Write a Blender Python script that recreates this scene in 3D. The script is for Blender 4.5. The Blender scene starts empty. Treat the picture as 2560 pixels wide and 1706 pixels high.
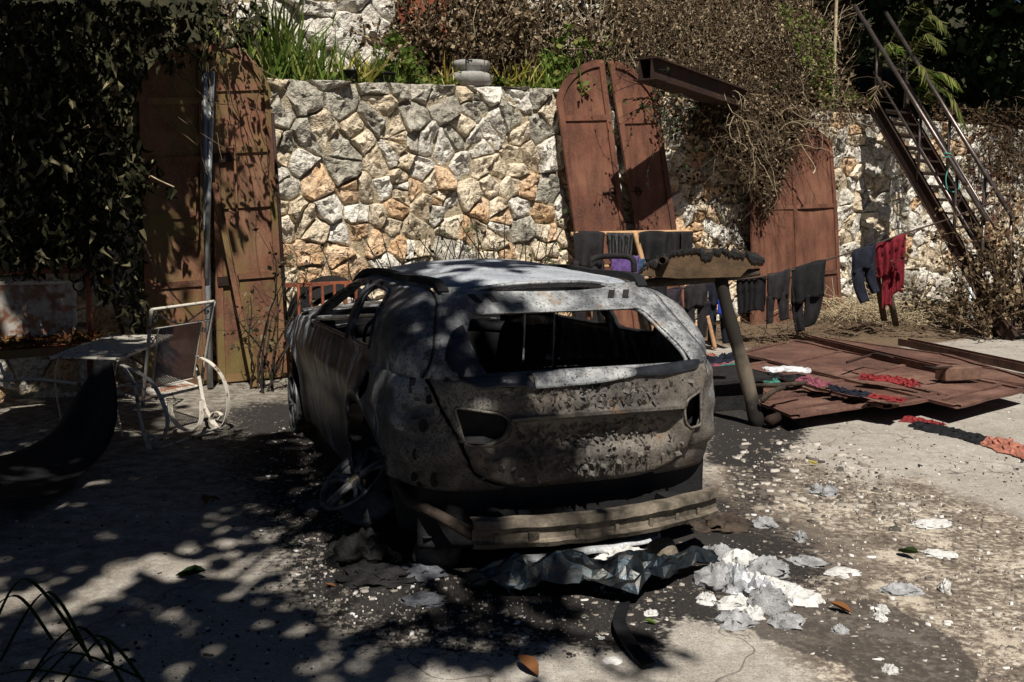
import bpy, bmesh, math, random
import numpy as np
from mathutils import Vector, Matrix, noise as mnoise

random.seed(7); rng = np.random.default_rng(7)
scene = bpy.context.scene
COL = scene.collection

# ------------------------------------------------------------------ camera
F_PX, HZ, CAM_H = 2489.0, 530.0, 1.74          # 35 mm lens on a 2560 px wide frame, horizon row, eye height
PITCH = math.atan((853.0 - HZ) / F_PX)
cam_d = bpy.data.cameras.new('camera'); cam = bpy.data.objects.new('camera', cam_d); COL.objects.link(cam)
cam_d.sensor_width = 36.0; cam_d.lens = 35.0; cam_d.clip_start = 0.05; cam_d.clip_end = 500
cam.location = (0, 0, CAM_H); cam.rotation_euler = (math.pi / 2 - PITCH, 0, 0)
scene.camera = cam
# ------------------------------------------------------------------ sky, sun, exposure
SUN_DIR = Vector((0.17, -1.0, 0.0)).normalized()
SUN_EL = math.radians(55)
to_sun = Vector((SUN_DIR.x * math.cos(SUN_EL), SUN_DIR.y * math.cos(SUN_EL), math.sin(SUN_EL)))
world = bpy.data.worlds.new('World'); scene.world = world; world.use_nodes = True
wn = world.node_tree.nodes; wl = world.node_tree.links
bgn = wn['Background']; bgn.inputs[1].default_value = 0.05
sky = wn.new('ShaderNodeTexSky'); sky.sky_type = 'NISHITA'; sky.sun_disc = False; sky.air_density = 0.3; sky.dust_density = 0.0
sky.sun_elevation = SUN_EL; sky.sun_rotation = math.atan2(to_sun.x, to_sun.y)
wl.new(sky.outputs[0], bgn.inputs[0])
sun_d = bpy.data.lights.new('sun', 'SUN'); sun_d.energy = 5.0; sun_d.angle = math.radians(0.5); sun_d.color = (1.0, 0.95, 0.87)
sun = bpy.data.objects.new('sun', sun_d); COL.objects.link(sun); sun.location = (0, -5, 20)
sun.rotation_euler = to_sun.to_track_quat('Z', 'Y').to_euler()
cy = scene.cycles; cy.max_bounces = 5; cy.diffuse_bounces = 3; cy.glossy_bounces = 2; cy.transmission_bounces = 2; cy.transparent_max_bounces = 4; cy.use_denoising = True; cy.use_adaptive_sampling = True; cy.adaptive_threshold = 0.02
vs = scene.view_settings
vs.view_transform = 'Standard'; vs.look = 'None'; vs.exposure = 0.4; vs.gamma = 1.0; vs.use_curve_mapping = False

# ------------------------------------------------------------------ helpers: geometry of the place
CP, SP = math.cos(PITCH), math.sin(PITCH)
def ray(px, py):
    a = (px - 1280.0) / F_PX; b = (853.0 - py) / F_PX
    return Vector((a, CP + b * SP, -SP + b * CP))
def at(px, py, Y):
    r = ray(px, py); k = Y / r.y
    return Vector((r.x * k, Y, CAM_H + r.z * k))
def gnd(px, py, z=0.0):
    r = ray(px, py); k = (z - CAM_H) / r.z
    return Vector((r.x * k, r.y * k, z))
WA = Vector((-2.56, 10.65, 0.0)); WT = Vector((0.8097, 0.5868, 0)); WN = Vector((0.5868, -0.8097, 0))
def wp(a, b, z): return WA + WT * a + WN * b + Vector((0, 0, z))
def onwall(px, py, b=0.0):
    r = ray(px, py); o = Vector((0, 0, CAM_H)) - WA
    k = (b - o.dot(WN)) / r.dot(WN)
    return Vector((0, 0, CAM_H)) + r * k
def wall_az(px, py, b=0.0):
    P = onwall(px, py, b) - WA
    return P.dot(WT), P.z

# ------------------------------------------------------------------ helpers: objects
def setp(o, label=None, cat=None, group=None, kind=None):
    if label: o['label'] = label
    if cat: o['category'] = cat
    if group: o['group'] = group
    if kind or cat: o['kind'] = kind or 'thing'
    return o
def thing(name, loc, label, cat, group=None):
    o = bpy.data.objects.new(name, None); COL.objects.link(o); o.location = loc; o.empty_display_size = 0.1
    return setp(o, label, cat, group)
def rootloc(p):
    v = Vector((0, 0, 0))
    while p is not None: v = v + p.location; p = p.parent
    return v
def link(name, me, parent=None, mat=None):
    o = bpy.data.objects.new(name, me); COL.objects.link(o)
    if parent: o.parent = parent
    if mat is not None:
        for m in (mat if isinstance(mat, (list, tuple)) else [mat]): me.materials.append(m)
    return o
def npmesh(name, V, F, mat=None, parent=None, smooth=False, attr=None, loc=None):
    """V (n,3) world coordinates, F (m,k) equal-size polygons; attr {name: per-vertex float}"""
    V = np.asarray(V, dtype=np.float64); F = np.asarray(F, dtype=np.int32)
    off = rootloc(parent)
    if parent is None and loc is not None: off = Vector(loc)
    V = V - np.array(off)
    me = bpy.data.meshes.new(name); k = F.shape[1]
    me.vertices.add(len(V)); me.vertices.foreach_set('co', V.astype(np.float32).ravel())
    me.loops.add(F.size); me.loops.foreach_set('vertex_index', F.ravel())
    me.polygons.add(len(F)); me.polygons.foreach_set('loop_start', np.arange(0, F.size, k, dtype=np.int32))
    me.polygons.foreach_set('loop_total', np.full(len(F), k, dtype=np.int32))
    if smooth: me.polygons.foreach_set('use_smooth', np.ones(len(F), dtype=bool))
    me.update(calc_edges=True)
    if attr:
        for an, av in attr.items():
            A = me.attributes.new(an, 'FLOAT', 'POINT'); A.data.foreach_set('value', np.asarray(av, dtype=np.float32))
    o = link(name, me, parent, mat)
    if parent is None and loc is not None: o.location = loc
    return o
class MB:
    def __init__(s): s.v = []; s.f = []
    def quad(s, a, b, c, d):
        i = len(s.v); s.v += [Vector(a), Vector(b), Vector(c), Vector(d)]; s.f.append((i, i+1, i+2, i+3))
    def bar(s, p0, p1, w, h, N=Vector((0, 0, 1))):
        """box from p0 to p1, width w sideways, height h along N (centred)"""
        p0 = Vector(p0); p1 = Vector(p1); d = (p1 - p0).normalized(); N = Vector(N)
        S = d.cross(N)
        if S.length < 1e-5: S = d.orthogonal()
        S = S.normalized() * (w / 2); U = S.cross(d).normalized() * (h / 2)
        i = len(s.v)
        for p in (p0, p1): s.v += [p - S - U, p + S - U, p + S + U, p - S + U]
        for q in ((0,3,2,1),(4,5,6,7),(0,1,5,4),(1,2,6,5),(2,3,7,6),(3,0,4,7)): s.f.append(tuple(i + k for k in q))
    def box(s, c, size, rz=0.0, tilt=None):
        c = Vector(c); M = Matrix.Rotation(rz, 3, 'Z')
        if tilt: M = M @ Matrix.Rotation(tilt[0], 3, 'X') @ Matrix.Rotation(tilt[1], 3, 'Y')
        i = len(s.v); sx, sy, sz = [k / 2 for k in size]
        for q in ((-1,-1,-1),(1,-1,-1),(1,1,-1),(-1,1,-1),(-1,-1,1),(1,-1,1),(1,1,1),(-1,1,1)):
            s.v.append(c + M @ Vector((q[0]*sx, q[1]*sy, q[2]*sz)))
        for q in ((0,3,2,1),(4,5,6,7),(0,1,5,4),(1,2,6,5),(2,3,7,6),(3,0,4,7)): s.f.append(tuple(i + k for k in q))
    def tube(s, pts, r, n=8, cap=True, flat=None):
        pts = [Vector(p) for p in pts]; m = len(pts); i0 = len(s.v)
        rr = r if isinstance(r, (list, tuple)) else [r] * m
        ref = None
        for k in range(m):
            d = (pts[min(k+1, m-1)] - pts[max(k-1, 0)])
            if d.length < 1e-9: d = Vector((0, 0, 1))
            d.normalize()
            if ref is None: ref = d.orthogonal() if flat is None else Vector(flat)
            S = (ref - d * ref.dot(d))
            if S.length < 1e-6: S = d.orthogonal()
            S.normalize(); U = d.cross(S); ref = S
            for j in range(n):
                a = 2 * math.pi * (j + .5) / n
                s.v.append(pts[k] + (S * math.cos(a) + U * math.sin(a)) * rr[k])
        for k in range(m - 1):
            for j in range(n):
                a = i0 + k*n + j; b = i0 + k*n + (j+1) % n
                s.f.append((a, b, b + n, a + n))
        if cap:
            s.f.append(tuple(i0 + j for j in range(n))[::-1]); s.f.append(tuple(i0 + (m-1)*n + j for j in range(n)))
    def band(s, pts, w, h, side):
        """flat strip of section w (along side) x h following a path"""
        pts = [Vector(p) for p in pts]; m = len(pts); i0 = len(s.v); side = Vector(side).normalized()
        for k in range(m):
            d = (pts[min(k+1, m-1)] - pts[max(k-1, 0)]).normalized()
            S = side * (w / 2); U = d.cross(side).normalized() * (h / 2)
            s.v += [pts[k] - S - U, pts[k] + S - U, pts[k] + S + U, pts[k] - S + U]
        for k in range(m - 1):
            for j in range(4):
                a = i0 + 4*k + j; b = i0 + 4*k + (j+1) % 4; s.f.append((a, b, b + 4, a + 4))
        s.f.append((i0+3, i0+2, i0+1, i0)); e = i0 + 4*(m-1); s.f.append((e, e+1, e+2, e+3))
    def lathe(s, c, prof, n=24, M=None):
        i0 = len(s.v); c = Vector(c); m = len(prof)
        for (r, z) in prof:
            for j in range(n):
                a = 2 * math.pi * j / n; q = Vector((r * math.cos(a), r * math.sin(a), z))
                s.v.append(c + (M @ q if M else q))
        for k in range(m - 1):
            for j in range(n):
                a = i0 + k*n + j; b = i0 + k*n + (j+1) % n; s.f.append((a, b, b + n, a + n))
    def grid(s, G):
        """G[i][j] points"""
        i0 = len(s.v); R = len(G); C = len(G[0])
        for row in G: s.v += [Vector(p) for p in row]
        for i in range(R - 1):
            for j in range(C - 1):
                a = i0 + i*C + j; s.f.append((a, a+1, a+1+C, a+C))
    def poly(s, pts, h, N=Vector((0,0,1))):
        """flat slab: polygon pts (top), thickness h along -N"""
        n = len(pts); i = len(s.v); N = Vector(N)
        s.v += [Vector(p) for p in pts] + [Vector(p) - N * h for p in pts]
        s.f.append(tuple(range(i, i+n))); s.f.append(tuple(range(i+2*n-1, i+n-1, -1)))
        for k in range(n):
            s.f.append((i + k, i + n + k, i + n + (k+1) % n, i + (k+1) % n))
    def build(s, name, mat, parent=None, smooth=False, loc=None, thick=None):
        off = rootloc(parent)
        if parent is None and loc is not None: off = Vector(loc)
        me = bpy.data.meshes.new(name)
        me.from_pydata([tuple(v - off) for v in s.v], [], s.f); me.update()
        if smooth: me.polygons.foreach_set('use_smooth', np.ones(len(me.polygons), dtype=bool))
        o = link(name, me, parent, mat)
        if parent is None and loc is not None: o.location = loc
        if thick:
            md = o.modifiers.new('thick', 'SOLIDIFY'); md.thickness = thick; md.offset = 0
        return o
def nz(p, s=1.0, o=0.0):
    return mnoise.noise(Vector((p[0]*s + o, p[1]*s + o*1.7, p[2]*s - o)))
def catmull(pts, n=8):
    pts = [Vector(p) for p in pts]; out = []
    for i in range(len(pts) - 1):
        p0 = pts[max(i-1, 0)]; p1 = pts[i]; p2 = pts[i+1]; p3 = pts[min(i+2, len(pts)-1)]
        for k in range(n):
            t = k / n
            out.append(0.5 * ((2*p1) + (p2-p0)*t + (2*p0-5*p1+4*p2-p3)*t*t + (3*p1-p0-3*p2+p3)*t**3))
    out.append(pts[-1]); return out

# ------------------------------------------------------------------ helpers: materials
def rgb(h):
    h = h.lstrip('#'); c = [int(h[i:i+2], 16) / 255 for i in (0, 2, 4)]
    return tuple(((x + .055) / 1.055) ** 2.4 if x > .04045 else x / 12.92 for x in c) + (1,)
class NT:
    def __init__(s, name, rough=.9, metal=0.0, spec=.3):
        s.m = bpy.data.materials.new(name); s.m.use_nodes = True; s.t = s.m.node_tree
        s.b = s.t.nodes['Principled BSDF']; s.b.inputs['Roughness'].default_value = rough
        s.b.inputs['Metallic'].default_value = metal; s.b.inputs['Specular IOR Level'].default_value = spec
        s.co = None
    def n(s, ty, **k):
        x = s.t.nodes.new(ty)
        for a, v in k.items(): setattr(x, a, v)
        return x
    def l(s, a, b): s.t.links.new(a, b)
    def coord(s, kind='Object', scale=(1,1,1), rand=False):
        tc = s.n('ShaderNodeTexCoord'); mp = s.n('ShaderNodeMapping'); mp.inputs['Scale'].default_value = scale
        s.l(tc.outputs[kind], mp.inputs['Vector'])
        if rand:
            oi = s.n('ShaderNodeObjectInfo'); mu = s.n('ShaderNodeMath', operation='MULTIPLY'); mu.inputs[1].default_value = 37.0
            s.l(oi.outputs['Random'], mu.inputs[0]); s.l(mu.outputs[0], mp.inputs['Location'])
        return mp.outputs[0]
    def noise(s, scale, det=4, rough=.6, vec=None, dist=0.0):
        x = s.n('ShaderNodeTexNoise'); x.inputs['Scale'].default_value = scale; x.inputs['Detail'].default_value = min(det, 2.5 if scale >= 20 else 4)
        x.inputs['Roughness'].default_value = rough; x.inputs['Distortion'].default_value = dist
        if vec is not None: s.l(vec, x.inputs['Vector'])
        return x.outputs[0]
    def voro(s, scale, vec=None, feat='F1', out='Distance'):
        x = s.n('ShaderNodeTexVoronoi', feature=feat); x.inputs['Scale'].default_value = scale
        if vec is not None: s.l(vec, x.inputs['Vector'])
        return x.outputs[out]
    def ramp(s, fac, stops):
        x = s.n('ShaderNodeValToRGB'); e = x.color_ramp.elements
        while len(e) < len(stops): e.new(.5)
        for i, (p, c) in enumerate(stops):
            e[i].position = p; e[i].color = c if isinstance(c, tuple) else (c, c, c, 1)
        s.l(fac, x.inputs[0]); return x.outputs[0]
    def mix(s, fac, a, b, mode='MIX'):
        x = s.n('ShaderNodeMix', data_type='RGBA', blend_type=mode)
        for ii, v in ((0, fac), (6, a), (7, b)):
            inp = x.inputs[ii]
            if isinstance(v, (int, float)): inp.default_value = float(v) if ii == 0 else (v, v, v, 1)
            elif isinstance(v, tuple): inp.default_value = v
            else: s.l(v, inp)
        return x.outputs[2]
    def math(s, op, a, b=None):
        x = s.n('ShaderNodeMath', operation=op)
        for i, v in enumerate((a, b)):
            if v is None: continue
            if isinstance(v, (int, float)): x.inputs[i].default_value = v
            else: s.l(v, x.inputs[i])
        return x.outputs[0]
    def attr(s, name):
        x = s.n('ShaderNodeAttribute'); x.attribute_name = name; return x.outputs['Fac']
    def col(s, c):
        if isinstance(c, tuple): s.b.inputs['Base Color'].default_value = c
        else: s.l(c, s.b.inputs['Base Color'])
        return s
    def rough(s, r): s.l(r, s.b.inputs['Roughness']); return s
    def bump(s, h, strength=.4, dist=.02):
        x = s.n('ShaderNodeBump'); x.inputs['Strength'].default_value = strength; x.inputs['Distance'].default_value = dist
        s.l(h, x.inputs['Height']); s.l(x.outputs[0], s.b.inputs['Normal']); return s
def lin(r, g, b): return (r, g, b, 1)

M = {}
def plain(name, c, rough=.85, metal=0., var=.35, scale=9., bump=.25, spec=.3, bd=.01):
    q = NT(name, rough, metal, spec); v = q.coord(rand=True)
    n1 = q.noise(scale, 5, .65, v); n2 = q.noise(scale*7, 3, .6, v)
    d = tuple(x * (1 - var) for x in c[:3]) + (1,); u = tuple(min(1, x * (1 + var)) for x in c[:3]) + (1,)
    cc = q.ramp(n1, [(.3, d), (.7, u)])
    q.col(q.mix(q.ramp(n2, [(.35, 0.), (.75, .35)]), cc, d)); q.bump(n2, bump, bd); M[name] = q.m; return q.m

def mk_rust(name, base, light, dark, moss=0.0, spots=.6):
    q = NT(name, .82, 0, .25); v = q.coord(rand=True); vs_ = q.coord(scale=(1, 1, .22), rand=True)
    n1 = q.noise(2.2, 6, .65, v); n2 = q.noise(38, 4, .7, v); st = q.noise(7, 5, .6, vs_)
    c = q.ramp(q.mix(.6, n1, q.noise(.9, 3, .6, v)), [(.34, dark), (.5, base), (.66, light)])
    c = q.mix(q.ramp(st, [(.43, 0.), (.68, .7)]), c, dark)
    c = q.mix(q.ramp(n2, [(.5, 0.), (.75, .5)]), c, light)
    if moss: c = q.mix(q.math('MULTIPLY', q.ramp(q.noise(1.6, 5, .6, v), [(.46, 0.), (.62, 1.)]), moss), c, lin(.14, .11, .035))
    sp = q.voro(34, v); c = q.mix(q.math('MULTIPLY', q.ramp(sp, [(.06, 1.), (.16, 0.)]), q.ramp(q.noise(3.1, 3, .6, v), [(.62 - .3*spots, 0.), (.80 - .2*spots, spots)])), c, lin(.45, .38, .3))
    q.col(c); q.bump(n2, .25, .006); M[name] = q.m; return q.m
mk_rust('rust_door', lin(.155, .063, .039), lin(.23, .11, .066), lin(.055, .025, .018))
mk_rust('rust_old', lin(.17, .072, .042), lin(.25, .14, .08), lin(.06, .032, .02), moss=.8, spots=.8)
mk_rust('rust_flat', lin(.115, .055, .04), lin(.2, .115, .085), lin(.05, .027, .022), spots=1.)
mk_rust('rust_dark', lin(.028, .014, .010), lin(.055, .028, .02), lin(.012, .008, .006), spots=.1)
mk_rust('rust_bright', lin(.25, .07, .03), lin(.4, .16, .09), lin(.09, .03, .02), spots=.3)
# white paint flaking off rusty iron
q = NT('flaking_white', .7, 0, .3); v = q.coord(rand=True)
n1 = q.noise(16, 6, .7, v); n2 = q.noise(60, 3, .6, v)
q.col(q.mix(q.ramp(n1, [(.56, 0.), (.64, 1.)]), q.mix(n2, lin(.62, .58, .5), lin(.42, .38, .32)), q.mix(n2, lin(.16, .06, .03), lin(.05, .025, .018))))
q.bump(n1, .4, .004); M['flaking_white'] = q.m
q = NT('flaking_mesh', .75, 0, .3); v = q.coord(rand=True)
n1 = q.noise(7, 6, .75, v); n2 = q.noise(40, 3, .6, v)
q.col(q.mix(q.ramp(n1, [(.45, 0.), (.58, 1.)]), q.mix(n2, lin(.58, .56, .5), lin(.36, .34, .3)), q.mix(n2, lin(.33, .12, .05), lin(.1, .04, .02))))
M['flaking_mesh'] = q.m
plain('mesh_grey', lin(.13, .125, .14), .7, 0, .5, 14, .2)
plain('galvanised', lin(.38, .4, .4), .45, .5, .35, 6, .1)
plain('steel_pipe', lin(.16, .13, .12), .38, .8, .4, 9, .15)
plain('char', lin(.012, .011, .011), .75, 0, .6, 14, .6, .35, .02)
plain('soot', lin(.010, .010, .011), .8, 0, .5, 10, .4)
plain('char_wood', lin(.05, .036, .026), .85, 0, .75, 8, .5)
plain('scorched_board', lin(.09, .056, .03), .8, 0, .5, 7, .4)
plain('raw_wood', lin(.42, .25, .13), .7, 0, .35, 9, .3)
plain('bark', lin(.10, .075, .05), .9, 0, .5, 14, .6, .2, .02)
plain('dry_stem', lin(.15, .105, .065), .9, 0, .4, 18, .2)
plain('pale_stem', lin(.42, .34, .22), .9, 0, .3, 18, .2)
plain('black_stem', lin(.03, .022, .017), .9, 0, .5, 18, .2)
plain('urn_concrete', lin(.30, .29, .265), .9, 0, .35, 7, .4)
plain('earth', lin(.12, .08, .05), .95, 0, .5, 6, .6, .2, .03)
plain('brick_block', lin(.15, .085, .06), .9, 0, .4, 12, .5)
plain('white_ash', lin(.56, .55, .53), .9, 0, .3, 16, .6, .2, .012)
plain('blue_ash', lin(.11, .115, .13), .9, 0, .6, 18, .7, .2, .015)
plain('grey_ash', lin(.28, .28, .285), .9, 0, .5, 16, .6, .2, .012)
plain('melted_alloy', lin(.5, .51, .53), .45, .35, .25, 14, .5)
plain('plastic_white', lin(.6, .6, .62), .6, 0, .3, 6, .2)
plain('rubber', lin(.010, .010, .011), .75, 0, .4, 9, .3, .15)
plain('blue_plastic', lin(.02, .05, .42), .5, 0, .2, 6, .1)
plain('jerrycan', lin(.55, .5, .33), .5, 0, .2, 6, .1)
plain('cord_green', lin(.08, .32, .26), .7, 0, .2, 9, .1)
plain('rope_wire', lin(.05, .032, .026), .7, 0, .3, 9, .1)
for nm, c in (('cloth_black', (.008, .008, .009)), ('cloth_charcoal', (.015, .013, .014)), ('cloth_aubergine', (.02, .014, .02)),
              ('cloth_navy', (.009, .011, .020)), ('cloth_red', (.15, .010, .018)), ('cloth_violet', (.11, .06, .2)),
              ('cloth_speckle', (.03, .06, .12)), ('cloth_white', (.55, .55, .56)), ('cloth_salmon', (.33, .13, .09)),
              ('cloth_scarlet', (.2, .022, .024)), ('cloth_teal', (.04, .15, .12)), ('cloth_pink', (.2, .06, .085))):
    plain(nm, lin(*c), .85, 0, .55, 14, .3, .25, .004)
q = NT('cloth_sequin', .35, .1, .6); v = q.coord(); n1 = q.voro(120, v)
q.col(q.ramp(n1, [(.2, lin(.03, .03, .032)), (.6, lin(.008, .008, .008))])); q.bump(n1, 1., .006); M['cloth_sequin'] = q.m
def leafmat(name, a, b, c=None, transl=.25):
    q = NT(name, .65, 0, .3); r = q.attr('tone'); cc = q.ramp(r, [(0., a), (.55, b), (1., c or b)])
    out = [n for n in q.t.nodes if n.type == 'OUTPUT_MATERIAL'][0]; df = q.n('ShaderNodeBsdfDiffuse'); q.l(cc, df.inputs[0]); q.t.nodes.remove(q.b)
    if transl > .22:
        tr = q.n('ShaderNodeBsdfTranslucent'); q.l(cc, tr.inputs[0]); mx = q.n('ShaderNodeMixShader'); mx.inputs[0].default_value = transl
        q.l(df.outputs[0], mx.inputs[1]); q.l(tr.outputs[0], mx.inputs[2]); q.l(mx.outputs[0], out.inputs[0])
    else: q.l(df.outputs[0], out.inputs[0])
    M[name] = q.m
leafmat('leaf_wilted', lin(.012, .013, .007), lin(.04, .04, .021), lin(.22, .19, .11), .2)
leafmat('leaf_dry', lin(.028, .019, .012), lin(.075, .05, .028), lin(.36, .28, .18), .15)
leafmat('leaf_green', lin(.045, .08, .014), lin(.11, .17, .035), lin(.26, .26, .08), .35)
leafmat('leaf_dark', lin(.012, .022, .008), lin(.03, .05, .018), lin(.07, .09, .035), .2)
leafmat('leaf_yellow', lin(.2, .2, .04), lin(.5, .4, .08), lin(.65, .55, .25), .35)
leafmat('leaf_palm', lin(.05, .07, .02), lin(.12, .15, .04), lin(.22, .2, .08), .3)
leafmat('straw', lin(.18, .13, .075), lin(.35, .27, .16), lin(.5, .42, .28), .1)
leafmat('fallen_leaf', lin(.07, .03, .015), lin(.17, .075, .032), lin(.2, .14, .05), .15)
# debris with a tone attribute: 0 black char .. 1 white ash
q = NT('debris', .9, 0, .2); q.col(q.ramp(q.attr('tone'), [(0., lin(.012, .012, .012)), (.42, lin(.05, .045, .04)), (.55, lin(.2, .17, .14)), (.75, lin(.42, .38, .33)), (1., lin(.72, .71, .69))])); M['debris'] = q.m
# scorched cloth rags with a tone attribute
# ================================================================== SETTING
def poly_sd(P, poly):
    """signed distance (positive inside) of points P (n,2) to a polygon"""
    poly = np.asarray(poly, float); n = len(poly); d = np.full(len(P), 1e9); ins = np.zeros(len(P), bool)
    for i in range(n):
        a = poly[i]; b = poly[(i+1) % n]; e = b - a; w = P - a
        t = np.clip((w @ e) / (e @ e), 0, 1); d = np.minimum(d, np.hypot(*(w - t[:, None] * e).T))
        c1 = (a[1] <= P[:, 1]) & (b[1] > P[:, 1]); c2 = (a[1] > P[:, 1]) & (b[1] <= P[:, 1])
        cr = e[0]*w[:, 1] - e[1]*w[:, 0]
        ins ^= (c1 & (cr > 0)) | (c2 & (cr < 0))
    return np.where(ins, d, -d)
def sstep(x, a, b):
    t = np.clip((x - a) / (b - a), 0, 1); return t * t * (3 - 2 * t)
# car frame (rear axle region) used by the burn marks and by the car itself
CARX, CARY, CARYAW = 0.08, 5.40, 0.36
cC, cS = math.cos(CARYAW), math.sin(CARYAW)
def car(u, v, w): return Vector((CARX - cS*u - cC*v, CARY + cC*u - cS*v, w))
def gpoly(pts): return [tuple(gnd(x, y).xy) for x, y in pts]
z3 = lambda L: gpoly([(1600 + x/2.22, 1000 + y/2.22) for x, y in L])
z2 = lambda L: gpoly([(800 + x/2.614, 1250 + y/2.614) for x, y in L])
xs = np.concatenate([[-220, -120, -60, -30, -16, -10], np.arange(-7, 9.5, .07), [10, 12, 16, 30, 60, 120, 220]])
ys = np.concatenate([[-220, -120, -60, -30, -15, -6, -2, 0, .6], np.arange(1.2, 18.0, .07), [19, 21, 26, 40, 80, 150, 260]])
GX, GY = np.meshgrid(xs, ys); GP = np.stack([GX.ravel(), GY.ravel()], 1)
GZ = np.array([0.012 * nz((x, y, 0), .7) + .004 * nz((x, y, 5), 3.1) for x, y in GP])
# earth bank rising to the foot of the wall on the right
dwall = (GP - np.array(WA.xy)) @ np.array(WN.xy); awall = (GP - np.array(WA.xy)) @ np.array(WT.xy)
earth = sstep(dwall, 3.3, 2.2) * sstep(awall, 4.6, 6.4)
GZ = GZ + earth * .10 * np.clip((2.4 - dwall) / 2.0, 0, 1)
carr = [tuple(car(u, v, 0).xy) for u, v in ((-.75, -.72), (-.75, .72), (3.6, .8), (3.6, -.8))]
sdc = poly_sd(GP, carr)
soot = sstep(sdc, -1.5, .2)
for L, k, a, b in ((z2([(500, 560), (900, 640), (1400, 590), (1950, 700), (2200, 760), (2140, 1000), (1700, 930), (1250, 820), (800, 760), (500, 700)]), 1.0, -.22, .10),
                   (z3([(0, 1060), (340, 1060), (560, 1290), (300, 1200), (0, 1240)]), .9, -.2, .1),
                   (z3([(430, 300), (760, 240), (900, 420), (800, 620), (640, 760), (430, 700)]), .6, -.3, .2),
                   (gpoly([(1770, 960), (1900, 1000), (2010, 1080), (1900, 1170), (1780, 1160)]), .9, -.3, .15),
                   (z2([(0, 300), (600, 420), (900, 700), (500, 760), (0, 620)]), .95, -.25, .1)):
    soot = np.maximum(soot, k * sstep(poly_sd(GP, L), a, b))
wet = sstep(poly_sd(GP, z3([(420, 1110), (560, 1270), (760, 1380), (1000, 1430), (1130, 1500), (1210, 1640), (1900, 1640), (1905, 1480), (1780, 1330), (1560, 1210), (1330, 1110), (1050, 1090), (800, 1160), (600, 1130)])), -.02, .05)
brown = sstep(poly_sd(GP, z3([(430, 330), (900, 330), (1250, 480), (1500, 430), (2200, 700), (2300, 1640), (1150, 1640), (700, 1300), (400, 1020)])), -.35, .25)
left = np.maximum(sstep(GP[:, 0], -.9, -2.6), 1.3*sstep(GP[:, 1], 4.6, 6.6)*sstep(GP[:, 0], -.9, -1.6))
FI = np.arange(len(GP)).reshape(len(ys), len(xs))
F = np.stack([FI[:-1, :-1], FI[:-1, 1:], FI[1:, 1:], FI[1:, :-1]], -1).reshape(-1, 4)
q = NT('concrete_yard', .92, 0, .2); v = q.coord(); vstr = q.coord(scale=(.5, 2.2, 1))
n1 = q.noise(1.1, 6, .65, v); n2 = q.noise(9, 6, .7, v); n3 = q.noise(70, 3, .6, v); vo = q.voro(26, v); vo2 = q.voro(75, v); n4 = q.noise(26, 5, .75, v)
c = q.ramp(n1, [(.3, lin(.32, .29, .25)), (.55, lin(.42, .39, .345)), (.75, lin(.49, .46, .41))])
c = q.mix(q.ramp(n2, [(.42, 0.), (.7, .55)]), c, lin(.24, .2, .16))
c = q.mix(q.ramp(n3, [(.55, 0.), (.75, .5)]), c, lin(.16, .14, .12))
nm_ = q.mix(.55, q.noise(2.6, 4, .75, v), n4); mot = q.ramp(nm_, [(.36, lin(.035, .028, .024)), (.44, lin(.11, .083, .064)), (.505, lin(.19, .15, .115)), (.55, lin(.34, .29, .23)), (.62, lin(.54, .48, .39))])
c = q.mix(q.ramp(q.math('ADD', q.attr('brown'), q.math('MULTIPLY', q.math('SUBTRACT', q.noise(1.9, 4, .7, v), .5), .8)), [(.3, 0.), (.75, .95)]), c, mot)
fl_ = q.ramp(nm_, [(.40, .0), (.47, .55), (.53, 0.)]); c = q.mix(q.math('MULTIPLY', fl_, .6), c, lin(.12, .10, .08))
ck = q.n('ShaderNodeTexVoronoi', feature='DISTANCE_TO_EDGE'); ck.inputs['Scale'].default_value = .55; wv = q.n('ShaderNodeVectorMath', operation='ADD'); q.l(v, wv.inputs[0]); nv_ = q.n('ShaderNodeTexNoise'); nv_.inputs['Scale'].default_value = 2.5; q.l(v, nv_.inputs['Vector']); q.l(nv_.outputs[1], wv.inputs[1]); q.l(wv.outputs[0], ck.inputs['Vector'])
c = q.mix(q.ramp(ck.outputs[0], [(.0, .8), (.007, .0)]), c, lin(.05, .042, .035))
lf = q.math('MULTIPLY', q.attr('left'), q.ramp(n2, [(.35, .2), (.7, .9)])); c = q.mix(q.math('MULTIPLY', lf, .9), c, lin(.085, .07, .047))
# pale peeled patches
pp = q.math('MULTIPLY', q.attr('brown'), q.ramp(q.noise(3.2, 6, .72, v), [(.55, 0.), (.63, 1.)])); c = q.mix(q.math('MULTIPLY', pp, .8), c, lin(.52, .45, .36))
wt = q.math('ADD', q.attr('wet'), q.math('MULTIPLY', q.math('SUBTRACT', n2, .5), .5)); wtm = q.ramp(wt, [(.44, 0.), (.56, 1.)]); c = q.mix(q.math('MULTIPLY', wtm, .82), c, lin(.05, .042, .037))
so = q.math('ADD', q.attr('soot'), q.math('MULTIPLY', q.math('SUBTRACT', n4, .5), 1.15)); so = q.math('ADD', so, q.math('MULTIPLY', q.math('SUBTRACT', q.noise(4, 5, .7, v), .5), .5))
som = q.ramp(so, [(.40, 0.), (.66, 1.)]); c = q.mix(som, c, q.mix(n3, lin(.009, .009, .01), lin(.035, .03, .027)))
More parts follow.
